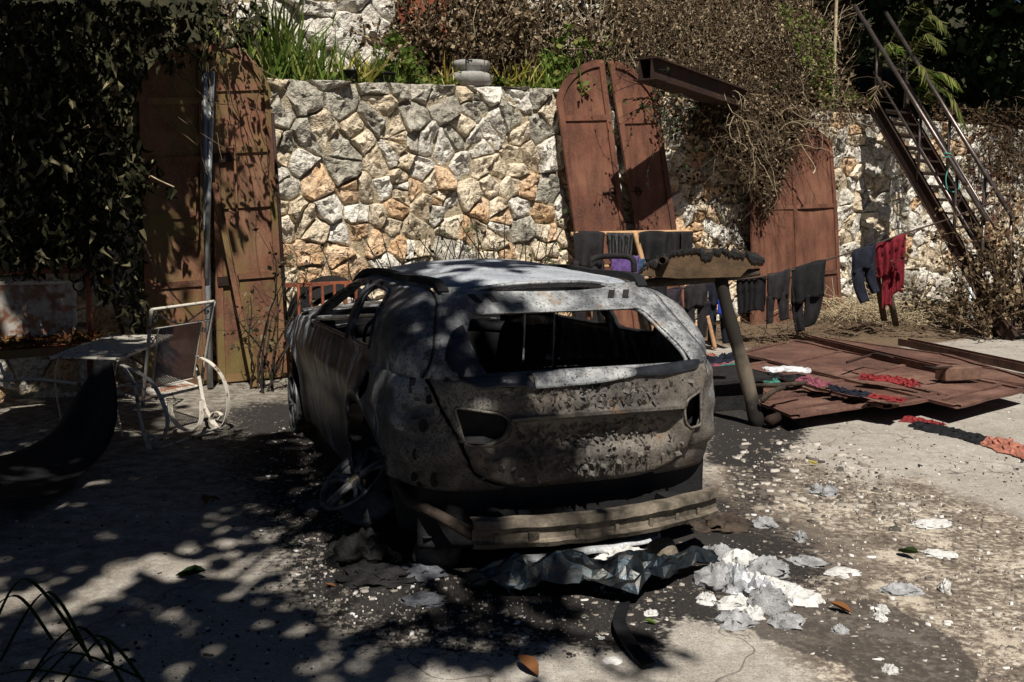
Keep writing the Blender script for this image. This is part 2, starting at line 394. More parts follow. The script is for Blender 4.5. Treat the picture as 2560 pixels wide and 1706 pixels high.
# ash freckles on soot, char freckles on concrete
c = q.mix(q.math('MULTIPLY', q.ramp(vo, [(.07, 1.), (.15, 0.)]), q.ramp(q.noise(7, 4, .6, v), [(.48, 0.), (.6, .9)])), c, lin(.5, .47, .43))
c = q.mix(q.math('MULTIPLY', q.ramp(vo2, [(.12, 1.), (.22, 0.)]), q.ramp(q.noise(4, 4, .6, v), [(.36, 0.), (.5, .85)])), c, lin(.03, .027, .024)); c = q.mix(q.ramp(q.noise(140, 2, .7, v), [(.56, 0.), (.68, .65)]), c, lin(.08, .07, .06))
er = q.math('ADD', q.attr('earth'), q.math('MULTIPLY', q.math('SUBTRACT', n4, .5), .6)); c = q.mix(q.ramp(er, [(.4, 0.), (.6, 1.)]), c, q.mix(n4, lin(.045, .03, .02), lin(.2, .14, .09)))
q.col(c); q.bump(q.mix(.5, n4, n3), .5, .012); M['concrete_yard'] = q.m
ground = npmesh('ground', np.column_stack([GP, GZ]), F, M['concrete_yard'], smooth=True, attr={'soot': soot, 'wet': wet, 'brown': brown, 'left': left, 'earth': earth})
setp(ground, kind='structure')

# ---------------------------------------------------------------- stone material
def mk_stone(name, a, b, c3, moss=.0):
    q = NT(name, .95, 0, .15); v = q.coord(rand=True)
    n1 = q.noise(4.5, 6, .7, v); n2 = q.noise(22, 6, .75, v); vo = q.voro(30, v)
    c = q.ramp(n1, [(.28, a), (.5, b), (.72, c3)])
    oi = q.n('ShaderNodeObjectInfo'); c = q.mix(q.math('MULTIPLY', oi.outputs['Random'], .35), c, a)
    c = q.mix(q.ramp(n2, [(.47, 0.), (.62, .8)]), c, tuple(x * .4 for x in a[:3]) + (1,)); c = q.mix(q.ramp(q.noise(55, 3, .8, v), [(.52, 0.), (.66, .6)]), c, tuple(x * .3 for x in a[:3]) + (1,)); c = q.mix(q.ramp(q.noise(2.2, 3, .6, v), [(.5, 0.), (.7, .55)]), c, tuple(min(1, y * 1.2) for y in c3[:3]) + (1,))
    if moss: c = q.mix(q.math('MULTIPLY', q.ramp(q.noise(6, 6, .7, v), [(.4, 0.), (.6, 1.)]), moss), c, lin(.09, .085, .07))
    q.col(c); q.bump(q.mix(.45, n2, n1), 1., .06); M[name] = q.m
mk_stone('stone_cream', lin(.50, .40, .27), lin(.68, .57, .42), lin(.80, .71, .56))
mk_stone('stone_white', lin(.56, .51, .43), lin(.74, .69, .60), lin(.84, .80, .72), .15)
mk_stone('stone_orange', lin(.50, .29, .15), lin(.66, .46, .28), lin(.76, .60, .43))
mk_stone('stone_grey', lin(.32, .29, .23), lin(.50, .46, .38), lin(.64, .60, .50), .5)
q = NT('mortar', .97, 0, .1); v = q.coord(); n1 = q.noise(5, 6, .7, v); n2 = q.noise(40, 5, .75, v)
c = q.ramp(n1, [(.3, lin(.30, .24, .16)), (.6, lin(.50, .42, .29)), (.8, lin(.62, .54, .40))]); c = q.mix(q.ramp(n2, [(.45, 0.), (.65, .7)]), c, lin(.1, .08, .055))
q.col(c); q.bump(n2, 1., .03); M['mortar'] = q.m
MSL = ['stone_cream', 'stone_white', 'stone_orange', 'stone_grey']

def clip_poly(poly, p, nrm):
    out = []
    for i in range(len(poly)):
        a = poly[i]; b = poly[(i+1) % len(poly)]; da = (a[0]-p[0])*nrm[0] + (a[1]-p[1])*nrm[1]; db = (b[0]-p[0])*nrm[0] + (b[1]-p[1])*nrm[1]
        if da <= 0: out.append(a)
        if da * db < 0:
            t = da / (da - db); out.append((a[0] + (b[0]-a[0])*t, a[1] + (b[1]-a[1])*t))
    return out
def voronoi_cells(x0, x1, y0, y1, sx, sy, rnd, topf=None):
    pts = []; j = 0; y = y0 + sy * .5
    while y < y1 + sy * .6:
        x = x0 + (sx * .5 if j % 2 else 0)
        while x < x1 + sx * .5:
            pts.append((x + rnd.uniform(-.40, .40) * sx, y + rnd.uniform(-.36, .36) * sy)); x += sx * rnd.uniform(.72, 1.3)
        y += sy * rnd.uniform(.85, 1.12); j += 1
    pts = [p for p in pts if rnd.random() > .22]
    pts += [(rnd.uniform(x0, x1), rnd.uniform(y0, y1)) for _ in range(int(len(pts)*.38))]
    A = np.array(pts); cells = []
    for i, p in enumerate(pts):
        d = np.hypot(A[:, 0]-p[0], A[:, 1]-p[1]); near = np.argsort(d)[1:16]
        poly = [(x0, y0), (x1, y0), (x1, y1 if topf is None else 9), (x0, y1 if topf is None else 9)]
        for k in near:
            m = ((p[0]+A[k, 0])/2, (p[1]+A[k, 1])/2); poly = clip_poly(poly, m, (A[k, 0]-p[0], A[k, 1]-p[1]))
            if len(poly) < 3: break
        if len(poly) >= 3: cells.append(poly)
    return cells
def stone_mesh(poly, P3, rnd, gap=.018, proud=.09, seed=0.0, flat=False):
    """rough rock over a wall cell; poly in wall (a,z), P3(a,b,z)->world. returns verts, faces, centre"""
    cx = sum(p[0] for p in poly)/len(poly); cz = sum(p[1] for p in poly)/len(poly)
    # subdivide and jitter outline
    ol = []
    for i in range(len(poly)):
        a = poly[i]; b = poly[(i+1) % len(poly)]; L = math.hypot(b[0]-a[0], b[1]-a[1]); k = max(1, int(L / .055))
        for t in range(k): ol.append((a[0] + (b[0]-a[0])*t/k, a[1] + (b[1]-a[1])*t/k))
    # round corners a bit
    for it in range(0):
        ol = [((ol[i-1][0] + 2*ol[i][0] + ol[(i+1) % len(ol)][0]) / 4, (ol[i-1][1] + 2*ol[i][1] + ol[(i+1) % len(ol)][1]) / 4) for i in range(len(ol))]
    rad = sum(math.hypot(p[0]-cx, p[1]-cz) for p in ol) / len(ol)
    n = len(ol); V = []; Fc = []
    tx, tz = rnd.uniform(-.5, .5), rnd.uniform(-.45, .6); pr = proud * rnd.uniform(.65, 1.25)
    rings = [(1.02, -.5), (1.0, .42), (.965, .80), (.88, .94), (.72, 1.0), (.5, 1.0), (.27, 1.0)]
    for ri, (s, hgt) in enumerate(rings):
        for i, p in enumerate(ol):
            dx, dz = p[0]-cx, p[1]-cz; L = math.hypot(dx, dz)
            k = max(0., (L - gap * (1.0 + .9 * nz((p[0], p[1], seed), 5))) / max(L, 1e-4)) * s * (1 + .11 * nz((p[0]*3, p[1]*3, seed), 3.5) + .04 * nz((p[0]*3, p[1]*3, seed + ri), 6.0))
            x, z_ = cx + dx*k, cz + dz*k
            b = pr * hgt + (tx*dx*k + tz*dz*k) * (hgt if hgt > 0 else 0) * .6
            if ri >= 2: b += .042 * mnoise.noise(Vector((x*6+seed, z_*6, seed))) + .030 * (abs(mnoise.noise(Vector((x*13+seed, z_*13, 3.3)))) - .25) + .034 * mnoise.noise(Vector((x*21+seed, z_*21, 1.3)))
            V.append(P3(x, b, z_))
    for r in range(len(rings) - 1):
        for i in range(n): Fc.append((r*n+i, r*n+(i+1) % n, (r+1)*n+(i+1) % n, (r+1)*n+i))
    ci = len(V); V.append(P3(cx, pr * 1.04 + .02 * nz((cx, cz, seed), 6), cz))
    for i in range(n): Fc.append(((len(rings)-1)*n+i, (len(rings)-1)*n+(i+1) % n, ci))
    return V, Fc, (cx, cz)
def add_obj(name, V, Fc, mat, parent, sharp=True):
    off = rootloc(parent); c = sum(V, Vector((0, 0, 0))) / len(V)
    me = bpy.data.meshes.new(name); me.from_pydata([tuple(p - c) for p in V], [], Fc); me.update()
    me.polygons.foreach_set('use_smooth', np.ones(len(me.polygons), dtype=bool))
    try: me.set_sharp_from_angle(angle=math.radians(42))
    except Exception: pass
    o = link(name, me, parent, mat); o.location = c - off; return o
def project(P):
    d = Vector(P) - Vector((0, 0, CAM_H)); dep = d.y*CP - d.z*SP; up = d.y*SP + d.z*CP
    return 1280 + F_PX*d.x/dep, 853 - F_PX*up/dep
def wall_top(a): return float(np.interp(a, [-4, wall_az(690, 205)[0], wall_az(1390, 228)[0], wall_az(2090, 280)[0], 18], [WTZ[0], WTZ[0], WTZ[1], WTZ[2], WTZ[2]]))
WTZ = [wall_az(690, 205)[1], wall_az(1390, 228)[1], wall_az(2090, 280)[1]]
print('wall top', WTZ, wall_az(690, 205), wall_az(1390, 228), wall_az(2090, 280))

def build_wall(label, P3, x0, x1, y0, topf, sx, sy, seed, visible, choose, proud=.085, grow=.012, rest_mat='stone_grey'):
    rnd = random.Random(seed)
    root = thing('stone_wall', P3((x0+x1)/2, 0, y0), label, 'wall')
    ns, nzr = int((x1-x0)/.07), 44
    G = []
    for j in range(nzr + 1):
        row = []
        for i in range(ns + 1):
            a = x0 + (x1-x0)*i/ns; z = y0 + (topf(a)-y0)*j/nzr
            b = .028 + .028 * nz((a, z, seed), 9) + .028 * nz((a, z, seed), 3) + .016 * nz((a, z, seed + 4), 22)
            row.append(P3(a, b, z))
        G.append(row)
    G.append([P3(x0 + (x1-x0)*i/ns, -.16, topf(x0 + (x1-x0)*i/ns) + .02 * nz((i*.3, 0, seed), 1)) for i in range(ns+1)])
    G.append([P3(x0 + (x1-x0)*i/ns, -.5, topf(x0 + (x1-x0)*i/ns)) for i in range(ns+1)])
    mb = MB(); mb.grid(G); mb.build('mortar', M['mortar'], root, smooth=True)
    cells = voronoi_cells(x0, x1, y0, 0, sx, sy, rnd, topf=1) if False else None
    ymax = max(topf(x0 + (x1-x0)*k/10) for k in range(11))
    cells = voronoi_cells(x0, x1, y0, ymax, sx, sy, rnd)
    rest = MB(); cnt = 0; cand = []; restm = []
    for k, poly in enumerate(cells):
        poly = [(p[0], min(p[1], topf(p[0]) + .03)) for p in poly]
        ar = abs(sum(poly[i][0]*poly[(i+1) % len(poly)][1] - poly[(i+1) % len(poly)][0]*poly[i][1] for i in range(len(poly)))) / 2
        if ar < .006: continue
        V, Fc, (cx, cz) = stone_mesh(poly, P3, rnd, proud=proud, seed=seed + k * 1.37, gap=grow)
        mi = choose(cx, cz, rnd)
        vis_ = visible(*project(P3(cx, 0, cz))); cand.append((0 if vis_ else 1, -ar / (P3(cx, 0, cz).y ** 2), k, V, Fc, mi))
    cand.sort(key=lambda c: c[:3])
    for (hid, _, k, V, Fc, mi) in cand:
        if not hid and cnt < 298: add_obj('stone', V, Fc, M[mi], root); cnt += 1
        else:
            i0 = len(rest.v); rest.v += V; rest.f += [tuple(i0 + j for j in f) for f in Fc]; restm += [MSL.index(mi)] * len(Fc)
    if rest.f:
        o = rest.build('stone_rest', [M[x] for x in MSL], root, smooth=True); setp(o, kind='stuff'); o.data.polygons.foreach_set('material_index', np.array(restm, dtype=np.int32))
        try: o.data.set_sharp_from_angle(angle=math.radians(42))
        except Exception: pass
    print('stones', cnt, 'of', len(cells)); return root
def vis_main(px, py):
    if 690 < px < 1415 and 190 < py < 700: return not (px > 900 and py > 690)
    if 1640 < px < 1910 and 250 < py < 660: return True
    if 2060 < px < 2530 and 270 < py < 810: return True
    if 260 < px < 370 and 560 < py < 880: return True
    return False
def choose_main(a, z, r):
    top = wall_top(a); k = r.random(); px, py = project(wp(a, 0, z))
    if px > 2000: return 'stone_white' if k < .5 else ('stone_cream' if k < .78 else ('stone_orange' if k < .88 else 'stone_grey'))
    if z > top - .42: return 'stone_grey' if k < .6 else ('stone_white' if k < .85 else 'stone_cream')
    if z > top - .9: return 'stone_grey' if k < .30 else ('stone_white' if k < .6 else ('stone_cream' if k < .9 else 'stone_orange'))
    return 'stone_orange' if k < .26 else ('stone_cream' if k < .70 else ('stone_white' if k < .96 else 'stone_grey'))
build_wall('tall rough stone retaining wall behind the burnt car', wp, -3.4, 16.6, -.05, wall_top, .31, .245, 11, vis_main, choose_main)
# terrace above the wall and the upper wall set back on it
UB = -1.7
def up3(a, b, z): return wp(a, UB + b, z)
ua0, ua1 = wall_az(560, 60, UB)[0], wall_az(1500, 60, UB)[0]
build_wall('pale upper stone wall on the terrace behind the tall grass', up3, ua0, ua1, WTZ[0] - .05, lambda a: WTZ[0] + 1.75, .46, .32, 23,
           lambda px, py: 640 < px < 1010 and -30 < py < 170, lambda a, z, r: 'stone_white', .10, rest_mat='stone_white')
mb = MB(); G = []
for j in range(12):
    row = []
    for i in range(150):
        a = -4 + 22*i/149; b = -.14 - 2.2*j/11
        row.append(wp(a, b, wall_top(a) + .02 + .05*nz((a, b, 1), 1.6) + .02*nz((a, b, 2), 6)))
    G.append(row)
mb.grid(G); setp(mb.build('terrace', M['earth'], None, smooth=True), kind='structure')
mb = MB(); G = []
q = NT('forest_floor', .95, 0, .1); v = q.coord(); n1 = q.noise(2.5, 6, .7, v)
q.col(q.ramp(n1, [(.35, lin(.012, .014, .008)), (.7, lin(.05, .045, .025))])); q.bump(n1, .8, .1); M['forest_floor'] = q.m
for j in range(26):
    row = []
    for i in range(90):
        a = -16 + 60*i/89; b = -1.95 - .35*j - .03*j*j
        row.append(wp(a, b, wall_top(min(max(a, -4), 18)) - .3 + .62*(-b - 1.9) + .5*nz((a, b, 0), .5)*min(1, j/4)))
    G.append(row)
mb.grid(G); setp(mb.build('hillside', M['forest_floor'], None, smooth=True), kind='structure')
# ================================================================== BURNT CAR
q = NT('burnt_paint', .62, .25, .4); v = q.coord(); vst = q.coord(scale=(1., 1., .16))
g = q.n('ShaderNodeTexCoord'); sp = q.n('ShaderNodeSeparateXYZ'); q.l(g.outputs['Object'], sp.inputs[0]); zz = sp.outputs[2]
n1 = q.noise(2.6, 6, .7, v); n2 = q.noise(13, 6, .75, v); n3 = q.noise(85, 4, .7, v); st = q.noise(9, 6, .65, vst); vo = q.voro(19, v)
ash = q.ramp(n2, [(.3, lin(.15, .137, .12)), (.52, lin(.26, .24, .21)), (.72, lin(.42, .40, .37))])
c = q.mix(q.ramp(n1, [(.36, 0.), (.60, .9)]), ash, lin(.15, .125, .10)); c = q.mix(q.ramp(q.noise(1.9, 4, .7, v), [(.42, .0), (.58, .88)]), c, lin(.04, .035, .031))
c = q.mix(q.math('MULTIPLY', q.ramp(n2, [(.48, 0.), (.62, .8)]), q.ramp(n1, [(.35, 1.), (.62, .45)])), c, lin(.06, .055, .053))   # paint gone to soot
c = q.mix(q.math('MULTIPLY', q.ramp(n3, [(.5, 0.), (.6, 1.)]), q.ramp(n1, [(.3, .9), (.7, .35)])), c, lin(.022, .02, .02))
c = q.mix(q.math('MULTIPLY', q.ramp(q.noise(5, 5, .7, v), [(.60, 0.), (.70, .8)]), .8), c, lin(.20, .105, .05))   # rust bloom
q.col(c); q.bump(q.mix(.5, n2, n3), .55, .012); q.rough(q.ramp(n2, [(.3, .5), (.7, .85)])); M['burnt_paint'] = q.m
q = NT('burnt_side', .42, .1, .5); v = q.coord(); vst = q.coord(scale=(1., 1., .12))
n1 = q.noise(2.2, 5, .65, v); st = q.noise(11, 6, .65, vst); n3 = q.noise(80, 4, .7, v); n2 = q.noise(14, 6, .75, v)
c = q.ramp(st, [(.40, lin(.008, .009, .011)), (.52, lin(.03, .033, .039)), (.63, lin(.40, .42, .45))])  # pale streaks paint sky and sun glints on the flank into the colour
c = q.mix(q.ramp(n1, [(.48, 0.), (.66, .85)]), c, lin(.02, .02, .023))
c = q.mix(q.ramp(n3, [(.52, 0.), (.62, .8)]), c, lin(.015, .015, .016))
q.col(c); q.bump(q.mix(.5, n2, n3), .35, .008); M['burnt_side'] = q.m
q = NT('roof_ash', .6, .1, .4); v = q.coord(); vx = q.coord(scale=(.5, 1.6, 1.)); n1 = q.noise(4, 6, .7, vx); n3 = q.noise(70, 4, .7, v); n2 = q.noise(12, 6, .7, v)
c = q.ramp(n1, [(.3, lin(.22, .245, .28)), (.55, lin(.42, .445, .475)), (.75, lin(.60, .62, .63))])
c = q.mix(q.ramp(n3, [(.57, 0.), (.66, .85)]), c, lin(.05, .05, .052)); c = q.mix(q.ramp(n2, [(.6, 0.), (.72, .7)]), c, lin(.10, .10, .105))
q.col(c); q.bump(n3, .3, .006); M['roof_ash'] = q.m
q = NT('pillar_ash', .55, .15, .4); v = q.coord(); n1 = q.noise(5, 6, .7, v); n3 = q.noise(75, 4, .7, v); n2 = q.noise(16, 6, .75, v)
c = q.ramp(q.mix(.5, n1, q.noise(2.1, 4, .7, v)), [(.38, lin(.022, .024, .028)), (.47, lin(.10, .105, .11)), (.54, lin(.24, .245, .25)), (.66, lin(.48, .485, .47))])
c = q.mix(q.ramp(n2, [(.54, 0.), (.72, .75)]), c, lin(.07, .07, .073)); c = q.mix(q.ramp(n3, [(.56, 0.), (.64, .9)]), c, lin(.02, .02, .02)); c = q.mix(q.ramp(q.noise(6.5, 4, .7, v), [(.6, 0.), (.7, .6)]), c, lin(.24, .17, .09))
q.col(c); q.bump(q.mix(.5, n2, n3), .5, .01); M['pillar_ash'] = q.m
plain('scorched_glass', lin(.022, .024, .03), .35, .3, .6, 9, .25, .5)
plain('sooty_alloy', lin(.13, .13, .135), .5, .4, .75, 9, .4)
plain('beam_metal', lin(.15, .125, .095), .75, .2, .92, 5, .7)
q = NT('heat_foil', .24, .95, .6); v = q.coord(); n1 = q.noise(6, 5, .6, v, 1.2); n2 = q.noise(3, 4, .6, v)
c = q.ramp(n1, [(.3, lin(.012, .015, .02)), (.46, lin(.06, .08, .095)), (.56, lin(.075, .07, .062)), (.63, lin(.06, .085, .10)), (.8, lin(.012, .014, .018))])
q.col(c); q.bump(n1, .5, .02); q.rough(q.ramp(n2, [(.3, .3), (.7, .6)])); M['heat_foil'] = q.m

CAR = thing('burnt_car', car(1.3, 0, 0), 'burnt out compact hatchback car standing on bare rims, seen from behind', 'car')
WLV = [.16, .30, .425, .435, .50, .62, .74, .86, .93, .97]
RR = [-.56, -.58, -.60, -.745, -.77, -.79, -.80, -.785, -.76, -.735]
WW = [.80, .83, .85, .852, .865, .885, .895, .885, .87, .85]
FF = [3.42, 3.5, 3.56, 3.56, 3.58, 3.58, 3.55, 3.45, 3.3, 3.15]
BELT = .97
LC, NE = .62, 3.9
def sup(th, R, Wd, Lc=.62, n=3.9):
    e = 2.0 / n
    return R + Lc * (1 - max(math.cos(th), 0) ** e), Wd * math.sin(th) ** e
def smooth_interp(x, xs, ys): return float(np.interp(x, xs, ys))
# common arc parameter (rear curve then side)
def contour(s, w):
    """s 0..1 rear centre -> end of rear curve, 1..2 along the side to the front"""
    R = smooth_interp(w, WLV, RR); Wd = smooth_interp(w, WLV, WW); Fr = smooth_interp(w, WLV, FF)
    if s <= 1:
        u, vv = sup(THS(s), R, Wd)
    else:
        u0 = R + LC; k = s - 1; u = u0 + (Fr - u0) * k
        nose = max(0, (u - (Fr - .75)) / .75)
        vv = Wd * (1 - .02 * k) * (1 - nose ** 2.6 * .55)
    return u, vv
_th = np.linspace(0, math.pi/2, 600); _p = np.array([sup(t, -.735, .85) for t in _th]); _a = np.concatenate([[0], np.cumsum(np.hypot(*np.diff(_p, axis=0).T))]); _a /= _a[-1]
def THS(s): return float(np.interp(s, _a, _th))
ROOFU = [-.735, -.70, -.60, -.50, -.40, -.32, -.2, .0, .3, .7, 1.1, 1.4, 1.7, 2.05, 2.4]
ROOFW = [.972, 1.005, 1.095, 1.18, 1.262, 1.335, 1.372, 1.402, 1.43, 1.447, 1.438, 1.40, 1.285, 1.13, .975]
def dent(P, k=1.0): return .006 * k * nz(P, 3.2, 4.) + .003 * k * nz(P, 9, 7.)
def lower_pt(s, w, side):
    u, vv = contour(s, w)
    P = (u, vv * side, w)
    # crease / door bulge on the flanks
    d = dent(P, 1.6)
    if s > .9:
        d += .012 * math.exp(-((w - .80) / .05) ** 2) - .018 * math.exp(-((w - .56) / .10) ** 2)
    if u < -.12:
        m1 = math.exp(-(((vv - .765)/.085)**4 + ((w - .775)/.115)**4)); m2 = 1 / (1 + math.exp((w - .565)/.006))
        d -= .040*m1 + .022*m2 + .016*nz((u, vv*side, w), 4.5, 11.)*min(1, max(0, (vv - .5)*4)); u += .030*m1 + .012*m2
    # wheel-arch flare
    for uc in (AXR, AXF):
        rr = math.hypot(u - uc, w - .33)
        if vv > .55: d += .03 * math.exp(-((rr - .45) / .06) ** 2)
    return u, (vv + d) * side, w
AXR, AXF = .16, 2.90
def roofw(u): return smooth_interp(u, ROOFU, ROOFW)
def green_pt(s, ph, side):
    u, vb = contour(s, BELT); pw = float(np.interp(u, [-.7, -.2, .3], [4.4, 3.6, 2.5])); e = 2.0 / pw
    h = roofw(u) - BELT
    v = vb * max(math.cos(ph), 0) ** e; w = BELT + h * math.sin(ph) ** e
    d = dent((u, v*side, w), 1.3)
    return u, (v + d * math.cos(ph)) * side, w + d * math.sin(ph)
# openings in side view (u, w) and rear view (|v|, w)
def rnd_poly(pts, r=.06, k=5):
    out = []
    n = len(pts)
    for i in range(n):
        p = Vector(pts[i]); a = Vector(pts[i-1]) - p; b = Vector(pts[(i+1) % n]) - p
        rr = min(r, a.length*.45, b.length*.45); A = p + a.normalized()*rr; B = p + b.normalized()*rr
        for j in range(k + 1):
            t = j / k; out.append(tuple((1-t)**2 * A + 2*t*(1-t) * p + t*t * B))
    return out
SIDE_OPEN = [rnd_poly([(2.0, .985), (1.62, 1.175), (1.25, 1.285), (.84, 1.315), (.70, 1.015)], .06),
             rnd_poly([(.58, 1.015), (.71, 1.315), (.40, 1.305), (.17, 1.25), (.06, 1.10), (.10, 1.03)], .07)]
def arch_poly(uc): return [(uc + .42*math.cos(a), .31 + .43*math.sin(a)) for a in np.linspace(0, 2*math.pi, 40, endpoint=False)]
LOW_OPEN = [arch_poly(AXR), arch_poly(AXF)]
FILLER = [(.03 + .06*math.cos(a), .845 + .075*math.sin(a)) for a in np.linspace(0, 2*math.pi, 20, endpoint=False)]
REAR_WIN = rnd_poly([(-.625, .975), (.625, .975), (.60, 1.05), (.475, 1.245), (-.475, 1.245), (-.60, 1.05)], .05)
def tg_half(w): return float(np.interp(w, [.40, .46, .55, .66, .76, .88, .97, 1.1, 1.25, 1.38], [.40, .485, .555, .605, .65, .70, .735, .665, .60, .545]))
TGB, TGT = .445, 1.352
def tg_poly(g, top=0):
    R_ = [(tg_half(w) + g, w) for w in np.linspace(TGB - g*.6 + .10, TGT + top, 26)]
    bot = [(t * (tg_half(TGB + .1) + g), TGB - g*.6 + .10*abs(t)**5) for t in np.linspace(-.98, .98, 21)]
    return bot + R_ + [(-a, b) for a, b in R_[::-1]]
LAMP = rnd_poly([(.65, .855), (.43, .815), (.378, .765), (.40, .70), (.47, .668), (.605, .675)], .025)
LAMPR = [(-min(.53 + (a - .378)*.5, .645), b) for a, b in LAMP[::-1]]
RAPERT = [rnd_poly([(.30, 1.300), (.335, 1.300), (.36, 1.332), (.325, 1.332)], .004, 1), rnd_poly([(.385, 1.298), (.42, 1.298), (.445, 1.330), (.41, 1.330)], .004, 1)]
RAPERT += [[(-a, b) for a, b in p[::-1]] for p in RAPERT]

class Surf:
    """quad surface in car coordinates with openings cut by snapping"""
    def __init__(s): s.V = []; s.F = []
    def grid(s, G, flip=False):
        i0 = len(s.V); R = len(G); C = len(G[0])
        for row in G: s.V += row
        for i in range(R-1):
            for j in range(C-1):
                a = i0 + i*C + j; f = (a, a+1, a+1+C, a+C); s.F.append(f[::-1] if flip else f)
    def arr(s): s.V = np.array(s.V, float); s.F = np.array(s.F, int)
    def cut(s, poly, ax, cond, cell=.025, keep='out'):
        poly = np.asarray(poly); P = s.V[:, ax]; ok = cond(s.V)
        idx = np.where(ok)[0]
        if len(idx) == 0: return
        sd = poly_sd(P[idx], poly); near = idx[np.abs(sd) < cell * .55]
        n = len(poly)
        for i in near:
            p = s.V[i, ax]; best = None
            for k in range(n):
                a = poly[k]; b = poly[(k+1) % n]; e = b - a; L = e @ e
                if L < 1e-12: continue
                t = min(max(((p - a) @ e) / L, 0), 1); qq = a + t*e; d = (p-qq) @ (p-qq)
                if best is None or d < best[0]: best = (d, qq)
            s.V[i, ax] = best[1]
        cen = s.V[s.F].mean(1); okf = cond(cen); sdf = poly_sd(cen[:, ax], poly)
        kill = okf & (sdf > 0) if keep == 'out' else ~(okf & (sdf > 0))
        s.F = s.F[~kill]
    def build(s, name, mats, parent, thick=.006, pick=None, offset=0.0):
        used = np.unique(s.F); mp = np.full(len(s.V), -1); mp[used] = np.arange(len(used))
        V = s.V[used]
        Wd = np.stack([CARX - cS*V[:, 0] - cC*V[:, 1], CARY + cC*V[:, 0] - cS*V[:, 1], V[:, 2]], 1)
        o = npmesh(name, Wd, mp[s.F], mats, parent, smooth=True)
        bm = bmesh.new(); bm.from_mesh(o.data); bmesh.ops.remove_doubles(bm, verts=bm.verts, dist=.0015)
        bmesh.ops.recalc_face_normals(bm, faces=bm.faces); bm.to_mesh(o.data); bm.free()
        o.data.polygons.foreach_set('use_smooth', np.ones(len(o.data.polygons), dtype=bool))
        if pick is not None:
            off = np.array(rootloc(parent)); 
            for p in o.data.polygons:
                c = np.array(p.center) + off; d = c[:2] - np.array([CARX, CARY]); cc = (-cS*d[0] + cC*d[1], -cC*d[0] - cS*d[1], c[2])
                p.material_index = pick(cc)
        md = o.modifiers.new('thick', 'SOLIDIFY'); md.thickness = thick; md.offset = offset; md.material_offset = len(mats) if False else 0
        return o
SS = [i/74 for i in range(75)] + [1 + i/150 for i in range(1, 151)]
WS = list(np.linspace(.16, .74, 34)) + list(np.linspace(.75, .80, 9)) + list(np.linspace(.815, .97, 10)); PHS = list(np.linspace(0, math.pi/2, 44))
sh = Surf()
for side in (1, -1):
    sh.grid([[lower_pt(s, w, side) for s in SS] for w in WS])
    sh.grid([[green_pt(s, ph, side) for s in [x for x in SS if contour(x, BELT)[0] < 2.42]] for ph in PHS])
sh.arr()
import copy as _cp
tg = _cp.deepcopy(sh)
rear = lambda V: (V[..., 0] < -.10)
sh.cut(tg_poly(.016), [1, 2], rear, .026)
tg.cut(tg_poly(0.0), [1, 2], rear, .026, keep='in')
for p in SIDE_OPEN: sh.cut(p, [0, 2], lambda V: np.abs(V[..., 1]) > .30, .026)
for p in LOW_OPEN: sh.cut(p, [0, 2], lambda V: np.abs(V[..., 1]) > .45, .026)
sh.cut(FILLER, [0, 2], lambda V: V[..., 1] > .5, .026)
sh.cut([(1.50, -.52), (2.24, -.66), (2.24, .66), (1.50, .52)], [0, 1], lambda V: V[..., 2] > 1.0, .026)
def pick_body(c):
    if c[2] > 1.18 and c[0] > -.33 and c[0] < 1.46 and (c[2] > 1.335 or abs(c[1]) < .5): return 2
    jn = nz(c, 5, 3.)*.10 + nz(c, 17, 1.)*.05
    if c[2] < .445 and c[0] < -.2: return 4
    if c[2] > .78 + jn and -.62 < c[0] + jn < .08: return 3
    if c[2] > 1.0 and abs(c[1]) > .5 and c[0] >= .08: return 1
    if c[0] > -.05 or (abs(c[1]) > .80 and c[0] > -.3): return 1
    return 0
body = sh.build('body_shell', [M['burnt_paint'], M['burnt_side'], M['roof_ash'], M['pillar_ash'], M['soot']], CAR, pick=pick_body)
# tailgate: pressed recess below the ledge, window, lamp openings, slots
V = tg.V
av = np.abs(V[:, 1]); w = V[:, 2]
inrec = (1 - sstep(av, .44, .56))
led = sstep(w, .545, .66) * (1 - sstep(w, .768, .776)) * inrec
V[:, 0] += np.where(V[:, 0] < -.3, .062 * led, 0)
V[:, 0] -= np.where(V[:, 0] < -.3, .026 * np.exp(-((w - .790) / .012)**2) * (1 - sstep(av, .46, .60)) + .022 * np.exp(-((w-.965)/.03)**2) * (av < .66), 0)
V[:, 0] += np.where((V[:, 0] < -.3) & (w < 1.0), .012 * np.exp(-((av - .39)/.05)**2 - ((w-.75)/.09)**2), 0)
V[:, 0] -= .010 * (w < 1.0); V[:, 2] += .010 * (w > 1.0)
tg.cut(REAR_WIN, [1, 2], rear, .026)
for p in (LAMP, LAMPR): tg.cut(p, [1, 2], rear, .026)
tail = tg.build('tailgate', [M['burnt_paint'], M['pillar_ash']], CAR, .008, pick=lambda c: 1 if c[2] > .985 + .05*nz(c, 9, 2.) else 0)
def carpath(pts, n=0): return [car(*p) for p in pts]
def tail_u(v, w):
    """outer tailgate surface u at (v,w)"""
    if w <= BELT:
        R = smooth_interp(w, WLV, RR); Wd = smooth_interp(w, WLV, WW); k = min(abs(v)/Wd, .999); return R + LC * (1 - (1 - k**NE) ** (1/NE)) - .010
    for i in range(240):
        u = -.735 + i*.005; h = roofw(u) - BELT
        if h <= w - BELT: continue
        pw = float(np.interp(u, [-.7, -.2, .3], [4.4, 3.6, 2.5])); k = min(max((u + .735)/LC, 0), 1); vb = .85*(1 - (1-k)**NE)**(1/NE)
        if vb * (1 - ((w-BELT)/h)**pw)**(1/pw) >= abs(v): return u - .008
    return .3
